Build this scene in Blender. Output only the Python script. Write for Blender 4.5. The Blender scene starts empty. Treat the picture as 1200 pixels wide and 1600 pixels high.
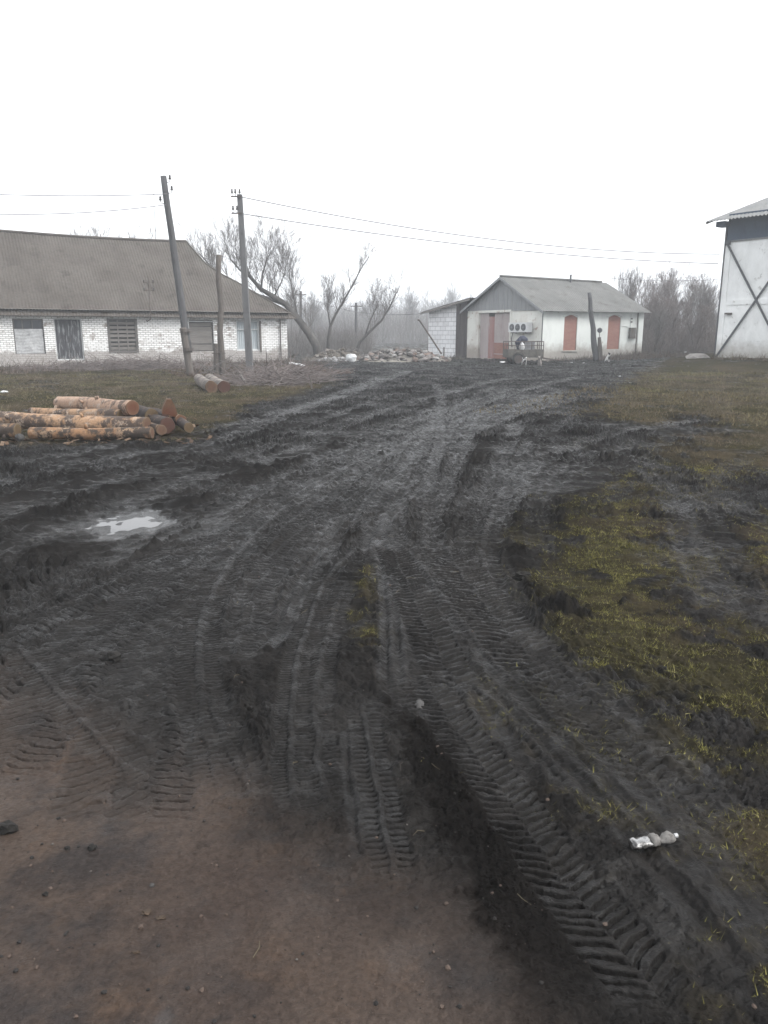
import bpy, bmesh, math, random
import numpy as np
from mathutils import Vector, Matrix, Euler

C = bpy.context
SC = C.scene
COL = SC.collection
R = math.radians

# ------------------------------------------------------------------ camera model
F, H, PITCH = 1200.0, 1.65, math.atan(280/1200)
CP, SP_ = math.cos(PITCH), math.sin(PITCH)

def ray(px, py):
    u, v = (px-600)/F, (800-py)/F
    return (u, CP+v*SP_, -SP_+v*CP)
def gp(px, py, z=0.0):                       # pixel -> point on level ground
    d = ray(px, py); k = (z-H)/d[2]
    return (d[0]*k, d[1]*k)
def pt(px, py, Y):                           # pixel + distance -> point
    d = ray(px, py); k = Y/d[1]
    return Vector((d[0]*k, Y, H+d[2]*k))
def gx(px, Y, z=0.0):                        # x of the point at distance Y, height z seen in column px
    depth = Y*CP-(z-H)*SP_
    return (px-600)/F*depth
def zat(py, x, y):                           # height at a ground position seen in row py
    v = (800-py)/F
    return H+y*(-SP_+v*CP)/(CP+v*SP_)
def on_line(px, P, d, z=1.65):               # distance along a plan line where column px meets it
    # (P.x+s dx) = u*((P.y+s dy)*CP-(z-H)*SP)
    u = (px-600)/F
    return (u*(P[1]*CP-(z-H)*SP_)-P[0])/(d[0]-u*d[1]*CP)

# ------------------------------------------------------------------ noise
_rs = np.random.RandomState(7)
_perm = _rs.permutation(512); _perm = np.concatenate([_perm, _perm])
_ga = _rs.rand(512)*2*np.pi
_gx, _gy = np.cos(_ga), np.sin(_ga)
def perlin(x, y):
    xi = np.floor(x).astype(np.int64); yi = np.floor(y).astype(np.int64)
    xf, yf = x-xi, y-yi
    xi &= 511; yi &= 511
    u = xf*xf*xf*(xf*(xf*6-15)+10); v = yf*yf*yf*(yf*(yf*6-15)+10)
    def g(ix, iy, fx, fy):
        k = _perm[(_perm[ix & 511]+iy) & 511] if False else _perm[(_perm[ix & 511]+(iy & 511))]
        k = k & 511
        return _gx[k]*fx+_gy[k]*fy
    a = g(xi, yi, xf, yf); b = g(xi+1, yi, xf-1, yf)
    c = g(xi, yi+1, xf, yf-1); d = g(xi+1, yi+1, xf-1, yf-1)
    ab = a+u*(b-a); cd = c+u*(d-c)
    return (ab+v*(cd-ab))*1.5
def fbm(x, y, oct=4, gain=.5, ridged=False):
    s = 0; a = 1.0; t = 0
    for i in range(oct):
        n = perlin(x+i*37.3, y+i*91.7)
        if ridged: n = 1-2*np.abs(n)
        s = s+a*n; t += a; a *= gain; x = x*2.03; y = y*2.03
    return s/t
def billow(x, y, oct=4, gain=.55):
    s = 0; a = 1.0; t = 0
    for i in range(oct):
        s = s+a*np.minimum(np.abs(perlin(x+i*37.3, y+i*91.7))*2.2, 1.0); t += a; a *= gain; x = x*1.93+7; y = y*1.93+3
    return s/t*2-1
def sst(a, b, x):
    t = np.clip((x-a)/(b-a), 0, 1); return t*t*(3-2*t)

# ------------------------------------------------------------------ ground regions, in metres
def W(pts): return [gp(*p) for p in pts]
PG_LEFT = W([(-500,720),(-50,694),(150,693),(300,690),(335,668),(400,632),(480,614),(520,602),(505,588),(470,570),(0,566),(-500,566)])
PG_RIGHT = W([(905,640),(960,606),(1000,580),(1060,560),(1400,558),(1700,700),(1400,800),(1230,745),(1190,730),(1140,765),(1090,750),(1000,708),(1060,680),(1115,668),(1100,652),(1000,666),(920,655)])
PG_PATCH = W([(800,900),(825,840),(915,775),(1010,735),(1045,760),(1080,850),(1110,920),(1180,1020),(1300,1080),(1400,1250),(1200,1215),(1060,1120),(960,1090),(860,1040),(832,960)])
PG_EDGE = W([(1150,840),(1200,800),(1400,850),(1500,1000),(1260,1010),(1190,930)])
PG_SPARSE = W([(850,1040),(1060,1120),(1200,1210),(1400,1300),(1500,1750),(1250,1650),(1100,1420),(900,1260),(740,1120),(750,1050)])
PG_MID = W([(545,885),(600,862),(622,1000),(560,1035),(530,960)])
PG_MID2 = W([(740,1085),(780,1090),(810,1165),(790,1190),(760,1150)])
PG_SMALL = W([(770,830),(800,815),(830,835),(800,850)])
PG_SMALL2 = W([(890,690),(920,672),(935,690),(905,702)])
PG_CLAY = W([(-900,1000),(0,1045),(100,1120),(200,1172),(330,1200),(400,1290),(560,1400),(690,1440),(760,1520),(830,1640),(900,2200),(-900,2200)])

def poly_sd(X, Y, P):
    inside = np.zeros(X.shape, bool); d2 = np.full(X.shape, 1e9)
    n = len(P)
    for i in range(n):
        x1, y1 = P[i]; x2, y2 = P[(i+1) % n]
        dx, dy = x2-x1, y2-y1
        t = np.clip(((X-x1)*dx+(Y-y1)*dy)/(dx*dx+dy*dy+1e-12), 0, 1)
        d2 = np.minimum(d2, (X-x1-t*dx)**2+(Y-y1-t*dy)**2)
        c = (y1 > Y) != (y2 > Y)
        xi = x1+(Y-y1)*dx/(dy if abs(dy) > 1e-9 else 1e-9)
        inside ^= c & (X < xi)
    d = np.sqrt(d2)
    return np.where(inside, d, -d)

# ------------------------------------------------------------------ tyre tracks: (pixel path, width, depth, kind, pitch, strength)
TR = [
 # older, soft ruts of the yard
 ([(-150,790),(0,748),(150,716),(330,690),(470,640),(590,598),(640,580)], .55,.05,'S',.2,.8),
 ([(-150,752),(0,722),(200,692),(400,655),(540,612),(600,588)], .5,.05,'S',.2,.8),
 ([(-100,830),(100,770),(300,728),(480,680),(640,630),(800,590)], .5,.05,'S',.2,.7),
 ([(-100,900),(80,830),(260,760),(430,715),(600,665),(760,625),(900,590)], .5,.055,'S',.2,.7),
 ([(200,870),(340,800),(480,745),(620,690),(760,650),(900,610)], .4,.05,'S',.2,.75),
 ([(330,900),(430,820),(540,750),(650,700),(780,655),(930,622)], .35,.05,'T',.16,.75),
 ([(480,880),(545,800),(600,745),(680,700),(790,668),(900,645)], .3,.045,'S',.2,.7),
 ([(560,800),(610,740),(640,700),(670,660),(690,630),(680,600)], .3,.05,'S',.2,.7),
 ([(1115,655),(1040,664),(960,678),(880,705),(800,745),(740,800)], .45,.06,'S',.18,.8),
 ([(1070,690),(980,700),(900,720),(830,755),(770,800)], .34,.05,'S',.18,.7),
 ([(1300,1010),(1200,950),(1130,860),(1085,785),(1030,730),(950,708),(870,716)], .34,.05,'T',.12,.6),
 ([(1300,860),(1215,830),(1150,790),(1115,745),(1190,705),(1240,690)], .34,.04,'S',.18,.55),
 ([(1150,970),(1110,920),(1075,840),(1050,775),(1000,730)], .3,.05,'S',.18,.7),
 ([(900,950),(850,870),(840,800),(880,745),(960,715)], .24,.03,'S',.18,.5),
 # fan on the left
 ([(-80,1050),(0,1008),(120,940),(260,862),(400,790),(520,722),(640,662)], .24,.035,'T',.085,.93),
 ([(-60,1110),(30,1055),(130,985),(260,892),(380,812),(470,752)], .26,.035,'T',.085,.9),
 ([(-20,1230),(120,1040),(190,965),(260,905),(330,850)], .42,.035,'T',.075,.9),
 ([(155,1300),(215,1080),(250,1010),(295,950),(345,885),(420,805)], .40,.05,'T',.09,.95),
 ([(228,1310),(262,1080),(290,990),(325,930),(380,860)], .30,.045,'T',.075,.95),
 ([(345,1240),(318,1100),(312,1040),(313,980),(332,925),(375,855),(450,780)], .24,.05,'L',.05,1.0),
 ([(420,1280),(375,1200),(345,1130),(325,1070)], .2,.012,'L',.06,.7),
 ([(215,1220),(165,1165),(120,1110),(60,1040),(20,1000)], .20,.02,'L',.055,1.0),
 ([(300,900),(360,850),(430,790),(520,740)], .26,.04,'S',.06,.8),
 ([(395,1000),(400,930),(430,870),(480,810),(560,750)], .3,.04,'T',.1,.75),
 # middle
 ([(470,1300),(452,1200),(455,1120),(463,1050),(480,980),(512,900),(560,850),(592,822)], .16,.022,'L',.034,1.0),
 ([(520,1290),(500,1210),(492,1130),(500,1050),(515,980),(540,910)], .18,.014,'L',.045,.8),
 ([(585,1370),(572,1290),(556,1200),(553,1120)], .13,.016,'R',.05,1.0),
 ([(625,1420),(606,1330),(590,1240),(575,1160),(565,1080)], .15,.014,'L',.05,.9),
 ([(620,1140),(612,1050),(612,960),(602,880),(590,825)], .16,.02,'S',.05,.8),
 ([(690,655),(684,700),(668,758),(622,790),(592,826),(575,870)], .16,.04,'R',.06,1.0),
 ([(560,840),(568,800),(600,760),(640,735)], .16,.03,'R',.06,.9),
 # fan on the right
 ([(596,826),(650,872),(715,945),(780,1010),(860,1080),(960,1165),(1080,1270),(1230,1430)], .26,.035,'T',.09,.8),
 ([(600,838),(640,890),(690,965),(745,1040),(830,1120),(950,1240),(1090,1400),(1200,1540)], .24,.03,'S',.09,.8),
 ([(690,848),(750,935),(815,1020),(850,1050)], .4,.035,'T',.085,.9),
 ([(610,850),(640,920),(675,1000),(720,1090)], .26,.035,'T',.08,.9),
 ([(655,1050),(700,1120),(750,1195),(812,1285),(885,1390),(985,1510),(1080,1620)], .235,.03,'T',.062,.88),
 ([(900,1290),(960,1380),(1040,1480),(1120,1590)], .15,.015,'L',.05,.6),
 ([(1000,1200),(1070,1290),(1150,1390),(1260,1530)], .2,.025,'S',.05,.7),
 ([(880,1140),(960,1210),(1040,1290),(1130,1400)], .22,.02,'S',.05,.6),
]
# bands of black churned soil
BANDS = [([(610,1010),(650,1090),(690,1190),(740,1290),(795,1390),(850,1490),(905,1600),(960,1720)], .27, .02)]

def catmull(P, step):
    P = [np.array(p, float) for p in P]
    Q = [2*P[0]-P[1]]+P+[2*P[-1]-P[-2]]
    out = []
    for i in range(1, len(Q)-2):
        n = max(2, int(np.linalg.norm(Q[i+1]-Q[i])/step))
        for k in range(n):
            t = k/n
            out.append(.5*((2*Q[i])+(-Q[i-1]+Q[i+1])*t+(2*Q[i-1]-5*Q[i]+4*Q[i+1]-Q[i+2])*t*t+(-Q[i-1]+3*Q[i]-3*Q[i+1]+Q[i+2])*t**3))
    out.append(P[-1]); return np.array(out)

def path_dist(X, Y, P, pad):
    """indices near a world polyline, signed lateral offset, arc length"""
    idx = np.nonzero((X > P[:,0].min()-pad) & (X < P[:,0].max()+pad) & (Y > P[:,1].min()-pad) & (Y < P[:,1].max()+pad))[0]
    x, y = X[idx], Y[idx]
    bd = np.full(x.shape, 1e9); bs = np.zeros(x.shape); sg = np.ones(x.shape)
    s0 = 0.0
    for i in range(len(P)-1):
        x1, y1 = P[i]; x2, y2 = P[i+1]; dx, dy = x2-x1, y2-y1; L = math.hypot(dx, dy)
        if L < 1e-6: continue
        m = np.nonzero((x > min(x1,x2)-pad) & (x < max(x1,x2)+pad) & (y > min(y1,y2)-pad) & (y < max(y1,y2)+pad))[0]
        if len(m):
            ax, ay = x[m]-x1, y[m]-y1
            t = np.clip((ax*dx+ay*dy)/(L*L), 0, 1)
            d = np.hypot(ax-t*dx, ay-t*dy)
            b = d < bd[m]; mm = m[b]
            bd[mm] = d[b]; bs[mm] = s0+t[b]*L; sg[mm] = np.sign(ax[b]*dy-ay[b]*dx+1e-12)
        s0 += L
    k = bd < pad
    return idx[k], (bd*sg)[k], bs[k], s0

_r = random.Random(12)
LEFTF = [[(-150,790),(150,722),(330,692),(470,642),(640,588)], [(-100,905),(80,832),(260,762),(430,716),(620,640),(760,600)], [(0,1000),(130,930),(300,840),(450,760),(620,680),(800,610)],
         [(180,1060),(270,950),(360,860),(470,780),(640,690),(860,612)], [(330,1050),(380,940),(440,850),(540,770),(680,690),(900,620)], [(470,1000),(500,920),(560,840),(610,760),(690,690),(880,630)]]
RIGHTF = [[(640,1120),(620,1000),(610,900),(600,820),(640,740),(700,640)], [(760,1190),(690,1010),(640,890),(610,800),(660,720),(720,630)], [(900,1260),(780,1060),(700,930),(660,850),(690,750),(760,640)], [(1080,1300),(900,1120),(790,1000),(720,900),(740,790),(800,660)], [(1180,1330),(1000,1130),(860,1010),(795,910),(790,820),(850,700)]]
XT = []
for fam, cnt in ((LEFTF, 34), (RIGHTF, 19)):
    for _ in range(cnt):
        k = _r.uniform(0, len(fam)-1.001); i = int(k); t = k-i; n_ = min(len(fam[i]), len(fam[i+1]))
        pp = [(a[0]+(b[0]-a[0])*t+_r.uniform(-14,14), a[1]+(b[1]-a[1])*t+_r.uniform(-5,5)) for a, b in zip(fam[i][:n_], fam[i+1][:n_])]
        XT.append((pp, _r.uniform(.12,.30), _r.uniform(.025,.065), _r.choice('TTSSRL'), _r.uniform(.035,.06), _r.uniform(.4,.8)))
TR = [(pp, w, dep*(.55 if w < .45 else .8), k, sp*.68, st) for pp, w, dep, k, sp, st in TR]
TR = TR[:14]+XT+TR[14:]
TRW = []
for (pp, w, dep, kind, sp, st) in TR:
    P = catmull([gp(*p) for p in pp], .18); TRW.append((P, w, dep, kind, sp, st))
BAW = [(catmull([gp(*p) for p in pp], .15), w, a) for (pp, w, a) in BANDS]
PUD = gp(205, 806)

def macro(X, Y):
    z = .32*sst(9, 20, X)*sst(14, 40, Y)
    z = z+.05*perlin(X*.13+3.1, Y*.13)+.10*sst(60, 200, np.hypot(X, Y))*perlin(X*.03, Y*.03)
    z = z+.10*np.exp(-(((X+2)/6)**2+((Y-30)/9)**2))*0
    z = z-.05*np.exp(-(((X-PUD[0])/.9)**2+((Y-PUD[1])/1.0)**2))
    return z

def ground(X, Y, masks=True):
    X = np.asarray(X, float); Y = np.asarray(Y, float)
    rr = np.hypot(X, Y)
    wx = X+.22*fbm(X*1.1, Y*1.1, 3)*np.clip(rr/5, .35, 3); wy = Y+.3*fbm(X*1.1+50, Y*1.1+9, 3)*np.clip(rr/5, .35, 4)
    def g(P, soft): return sst(-soft, soft, poly_sd(wx, wy, P))
    clay = g(PG_CLAY, .26)
    gr = np.maximum.reduce([g(PG_LEFT, .5), g(PG_RIGHT, .9), .95*g(PG_PATCH, .9), .9*g(PG_EDGE, .3), .78*g(PG_SPARSE, .5), .62*g(PG_MID, .15), .75*g(PG_MID2, .06), .7*g(PG_SMALL, .12), .7*g(PG_SMALL2, .3)])
    far = sst(44, 56, Y+.0*X); gr = np.maximum(gr, far*.55)
    patch = fbm(X*1.9+11, Y*1.9, 5, .62)
    gr = gr*sst(-.55, .05, fbm(X*.55+1, Y*.8+5, 4)+.12)*sst(-.30, .16, patch+.7*fbm(X*7, Y*7, 3)+.9*(gr-.6))
    low = macro(X, Y)+.03*fbm(X*.9, Y*.9, 3)*(1-.6*clay)
    # churned mud: clods with sharp breaks, drawn out along the traffic
    ang = fbm(X*.25, Y*.25, 2)*.8
    ca, sa = np.cos(.75+ang), np.sin(.75+ang)
    A, B = X*ca+Y*sa, -X*sa+Y*ca
    rid = billow(A*1.25, B*3.4, 3, .6)+.25*billow(A*7, B*13, 1)*(1-sst(8, 18, rr))
    q_ = 1-sst(4.5, 10, rr); clod = billow(A*4.6, B*7.0, 2, .6)+.42*q_*billow(A*19+3, B*26, 2, .6)
    clod2 = fbm(X*24, Y*24, 4, .68)
    act = sst(-.35, .35, fbm(X*.7+5, Y*.7+8, 3))
    amp = (1-clay)*(1-.72*gr)*(.45+.75*act)
    near = sst(1.8, 5.0, rr)
    h = low+amp*(.050*rid*(.25+.75*near)+.044*clod*(.24+.70*near)+.013*clod2*(.25+.9*q_))+.0022*(1-clay)*fbm(X*70, Y*70, 2)+clay*(.005*fbm(X*9, Y*9, 4)+.0042*clod2+.0013*fbm(X*75, Y*75, 2))
    h = h+gr*.010*fbm(X*14, Y*14, 3)
    churn = .22*amp*sst(.1, .75, .5+.5*clod*.9)
    churn = churn*sst(3.0, 6.0, rr)
    wet = .46+.42*fbm(X*1.3+2, Y*1.3+7, 4)+.16*clay-.12*clod*(1-clay)+.25*clay*fbm(X*3.1, Y*2.2, 4)
    sm = np.zeros(X.shape)
    for P, w, a in BAW:
        idx, d, s, T = path_dist(X, Y, P, w*1.5)
        if not len(idx): continue
        x, y = X[idx], Y[idx]
        u = np.abs(d)/(w/2)+.55*fbm(x*5, y*5, 3)+.5*fbm(x*17, y*17, 3)
        k = sst(1.25, .45, u)*sst(0, .5, s)*sst(0, .8, T-s)*(1 if a < .03 else .5)*(.8+.4*np.clip(fbm(x*3, y*3, 3), -1, .5))
        hh = low[idx]+a*(.2+1.1*billow(x*9, y*9, 4, .7))+.55*a*fbm(x*38, y*38, 3, .7)
        h[idx] = h[idx]*(1-k)+hh*k; churn[idx] = np.maximum(churn[idx]*(1-k), k); clay[idx] *= 1-k; gr[idx] *= 1-.8*k
        wet[idx] *= 1-k
    for P, w, dep, kind, sp, st in TRW:
        idx, d, s, T = path_dist(X, Y, P, w*1.1)
        if not len(idx): continue
        x, y = X[idx], Y[idx]
        d = d+.05*w*perlin(s*1.3+w*9, d*0+3.3)+.07*w*fbm(x*5, y*5, 2)+.05*w*fbm(x*25, y*25, 2)
        u = d/(w/2); au = np.abs(u)
        ends = sst(0, .28, s)*sst(0, .28, T-s)
        fade = (.9*st)*ends*sst(-.45, .05, fbm(x*1.1+w*7+dep*90, y*1.1+s*0, 3)+.25*st-.05)
        ins = sst(1.06, .84, au)*fade
        berm = np.exp(-((au-1.18)/.2)**2)*fade*(.25+.9*fbm(x*12+4, y*12, 3))
        vis = sst(-.35, .1, fbm(x*2.3+dep*70+9, y*2.3, 3)+.2)
        if st >= .88: vis = .45+.55*vis; ins = np.maximum(ins, .85*sst(1.06, .84, au)*ends)
        if kind == 'T':
            ph = (s+.42*np.abs(d))/sp+.5*(d > 0)+.42*perlin(x*8, y*8)
            f = ph-np.floor(ph); lug = sst(0, .07, f)*sst(.42, .25, f)*sst(.03, .10, au)
            tread = (-(.10*sp+.015)*lug+.007*sst(.5,.95,f))*vis*sst(1.0, .9, au)
        elif kind == 'L':
            ph = s/sp+.2*(d > 0)*1.0+.12*perlin(x*11, y*11)+.25*np.abs(u)
            f = ph-np.floor(ph); lug = sst(0, .08, f)*sst(.5, .32, f)*sst(.18, .24, au)
            tread = -(.10*sp+.013)*lug*vis+.25*sp*sst(.2, .1, au)*vis
        elif kind == 'R':
            tread = -.014*(np.exp(-((au-.55)/.14)**2))*vis+.012*np.exp(-((u)/.2)**2)*vis
        else:
            tread = .010*np.cos(u*7.5)*vis+.006*perlin(d*60, s*1.5)
        wob = .6+.5*perlin(s*.8+w*20, s*0+dep*50)
        hh = low[idx]-.55*dep*wob*(1-.25*au**2)+tread-.006*np.maximum(0, np.cos(u*9+w*60))*(1 if kind == 'S' else .25)+.0045*fbm(x*22, y*22, 4, .65)+(.27+.5*sst(4, 8, rr[idx]))*(h[idx]-low[idx])*(1-vis*.55)
        h[idx] = h[idx]*(1-ins)+hh*ins+dep*.85*berm
        gr[idx] *= 1-(.65+.3*(st > .8))*ins; churn[idx] *= 1-.65*ins; clay[idx] *= 1-.55*ins*(dep > .012)
        wet[idx] = wet[idx]*(1-ins)+ins*(.52+.2*vis+.45*np.clip(fbm(x*1.7+31, y*1.7, 3), -.4, 1)*(dep > .014)); sm[idx] = np.maximum(sm[idx], ins)
    # hollow that holds the puddle
    pd = np.sqrt(((X-PUD[0])/.34)**2+((Y-PUD[1])/.50)**2)+.35*fbm(X*4, Y*4, 3)
    kp = sst(1.35, .65, pd)
    h = h*(1-kp)+(macro(X, Y)-.020+.012*fbm(X*5+3, Y*3.5, 3))*kp; rim = sst(3.4, 2.0, pd)*(1-kp); h = np.maximum(h, (macro(X, Y)-.009+.010*fbm(X*9, Y*9, 3)))*rim+h*(1-rim); kq = sst(2.2, .8, pd+.5*fbm(X*5, Y*5, 3)); wet = np.maximum.reduce([np.minimum(wet, .84), kq, .95*clay*sst(.0, .35, fbm(X*1.5+4, Y*1.0+2, 4))]); h = h-.012*kq*(1-kp); churn = churn*(1-kq)
    if not masks: return h
    return h, clay, gr, np.clip(churn, 0, 1), np.clip(wet, 0, 1)

def gz(x, y): return float(ground(np.array([x]), np.array([y]), False)[0])
def mz(x, y): return float(macro(np.array([x], float), np.array([y], float))[0])

# ------------------------------------------------------------------ materials
class NT:
    def __init__(s, name):
        s.m = bpy.data.materials.new(name); s.m.use_nodes = True
        s.t = s.m.node_tree; s.n = s.t.nodes; s.l = s.t.links
        s.b = s.n['Principled BSDF']; s._co = None
    def add(s, typ, **kw):
        x = s.n.new(typ)
        for k, v in kw.items(): setattr(x, k, v)
        return x
    def set(s, sock, v):
        if isinstance(v, bpy.types.NodeSocket): s.l.new(v, sock)
        elif isinstance(v, tuple) and len(v) == 3 and sock.type == 'RGBA': sock.default_value = (*v, 1)
        else: sock.default_value = v
    def co(s, scale=(1,1,1), kind='Object'):
        tc = s.add('ShaderNodeTexCoord'); mp = s.add('ShaderNodeMapping')
        s.l.new(tc.outputs[kind], mp.inputs[0]); mp.inputs['Scale'].default_value = scale
        return mp.outputs[0]
    def noise(s, scale, detail=4, rough=.55, stretch=(1,1,1), kind='Object', dist=0):
        x = s.add('ShaderNodeTexNoise'); s.l.new(s.co(stretch, kind), x.inputs['Vector'])
        x.inputs['Scale'].default_value = scale; x.inputs['Detail'].default_value = detail; x.inputs['Roughness'].default_value = rough
        x.inputs['Distortion'].default_value = dist
        return x.outputs['Fac']
    def ramp(s, fac, *stops):
        x = s.add('ShaderNodeValToRGB'); s.l.new(fac, x.inputs[0]); e = x.color_ramp.elements
        while len(e) < len(stops): e.new(.5)
        for k, (p, c) in zip(e, stops):
            k.position = p; k.color = (*c, 1) if isinstance(c, tuple) else (c, c, c, 1)
        return x.outputs[0]
    def mix(s, f, a, b, mode='MIX'):
        x = s.add('ShaderNodeMix', data_type='RGBA', blend_type=mode)
        s.set(x.inputs[0], f); s.set(x.inputs[6], a); s.set(x.inputs[7], b); return x.outputs[2]
    def math(s, op, a, b=0.0, clamp=False):
        x = s.add('ShaderNodeMath', operation=op, use_clamp=clamp); s.set(x.inputs[0], a); s.set(x.inputs[1], b); return x.outputs[0]
    def bump(s, h, strength=.4, dist=.01):
        x = s.add('ShaderNodeBump'); s.l.new(h, x.inputs['Height']); x.inputs['Strength'].default_value = strength; x.inputs['Distance'].default_value = dist
        s.l.new(x.outputs[0], s.b.inputs['Normal'])
    def out(s, col, rough=.8, spec=.3, metal=0, k=.8):
        s.set(s.b.inputs['Base Color'], s.mix(1.0, col, (k, k, k), 'MULTIPLY') if k != 1 else col); s.set(s.b.inputs['Roughness'], rough)
        s.set(s.b.inputs['Specular IOR Level'], spec); s.b.inputs['Metallic'].default_value = metal
        return s.m

def aged(name, c1, c2, c3=None, scale=3, rough=.8, stretch=(1,1,1), fine=40, bump=.3, dist=.006, spec=.25, metal=0, c3lim=(.56,.68)):
    n = NT(name)
    a = n.noise(scale, 5, .6, stretch); c = n.mix(n.ramp(a, (.35, 0.0), (.65, 1.0)), c1, c2)
    if c3: c = n.mix(n.ramp(n.noise(scale*1.7, 6, .65, stretch), (c3lim[0], 0.0), (c3lim[1], 1.0)), c, c3)
    f = n.noise(fine, 3, .6, stretch); c = n.mix(.35, c, n.mix(1.0, c, n.ramp(f, (.3, .45), (.7, 1.35)), 'MULTIPLY'))
    n.bump(f, bump, dist)
    return n.out(c, rough, spec, metal)

def facade(name, base, stain, grime, peel, zlow, uv=False, peel_lim=(.62,.66), bumpy=.3, kk=.93):
    n = NT(name)
    a = n.noise(.9, 6, .65, (1,1,.55)); c = n.mix(n.ramp(a, (.42, 0.0), (.7, 1.0)), base, stain)
    p = n.noise(2.2, 8, .72); c = n.mix(n.ramp(p, (peel_lim[0], 0.0), (peel_lim[1], 1.0)), c, peel)
    sx = n.add('ShaderNodeSeparateXYZ'); n.l.new(n.co(), sx.inputs[0])
    z = n.math('MULTIPLY', n.math('ADD', sx.outputs[2], n.math('MULTIPLY', n.noise(2.6, 5, .7), -1.0)), 1/zlow)
    c = n.mix(n.ramp(z, (.0, .85), (.55, .0)), c, grime)
    f = n.noise(45, 3); n.bump(f, bumpy, .006)
    return n.out(c, .88, .2, k=kk)

def brick_mat(name):
    n = NT(name)
    bt = n.add('ShaderNodeTexBrick'); n.l.new(n.co((1,1,1), 'UV'), bt.inputs['Vector'])
    bt.inputs['Scale'].default_value = 1; bt.inputs['Brick Width'].default_value = .27; bt.inputs['Row Height'].default_value = .098
    bt.inputs['Mortar Size'].default_value = .013; bt.inputs['Mortar Smooth'].default_value = .35; bt.inputs['Bias'].default_value = -.35
    bt.inputs['Color1'].default_value = (.88,.88,.87,1); bt.inputs['Color2'].default_value = (.66,.65,.64,1); bt.inputs['Mortar'].default_value = (.15,.145,.14,1)
    # worn joints: the mortar shows in patches only
    w = n.ramp(n.noise(.55, 5, .7, (1,1,1), 'UV'), (.36, 0.5), (.56, 1.0))
    c = n.mix(w, (.84,.84,.83), bt.outputs['Color'])
    # bricks whose paint came off
    bt2 = n.add('ShaderNodeTexBrick'); n.l.new(n.co((1,1,1), 'UV'), bt2.inputs['Vector'])
    for k, v in (('Scale',1),('Brick Width',.27),('Row Height',.098),('Mortar Size',0),('Bias',0)): bt2.inputs[k].default_value = v
    bt2.inputs['Color1'].default_value = (0,0,0,1); bt2.inputs['Color2'].default_value = (1,1,1,1)
    pm = n.math('MULTIPLY', n.ramp(n.noise(.8, 7, .78, (1,1,1), 'UV'), (.52, 0.0), (.60, 1.0)), n.ramp(bt2.outputs['Color'], (.35, 0.0), (.6, 1.0)))
    c = n.mix(pm, c, (.30,.27,.245))
    c = n.mix(n.ramp(n.noise(7, 6, .8, (1,1,1), 'UV'), (.62, 0.0), (.70, 1.0)), c, (.25,.22,.20))
    sx = n.add('ShaderNodeSeparateXYZ'); n.l.new(n.co((1,1,1), 'UV'), sx.inputs[0])
    z = n.math('ADD', sx.outputs[1], n.math('MULTIPLY', n.noise(1.4, 5, .7, (1,1,1), 'UV'), -1.3))
    c = n.mix(n.ramp(z, (.0, .7), (.12, .0)), c, (.24,.21,.19))
    n.bump(bt.outputs['Fac'], -.6, .012)
    return n.out(c, .9, .15, k=.84)

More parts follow.
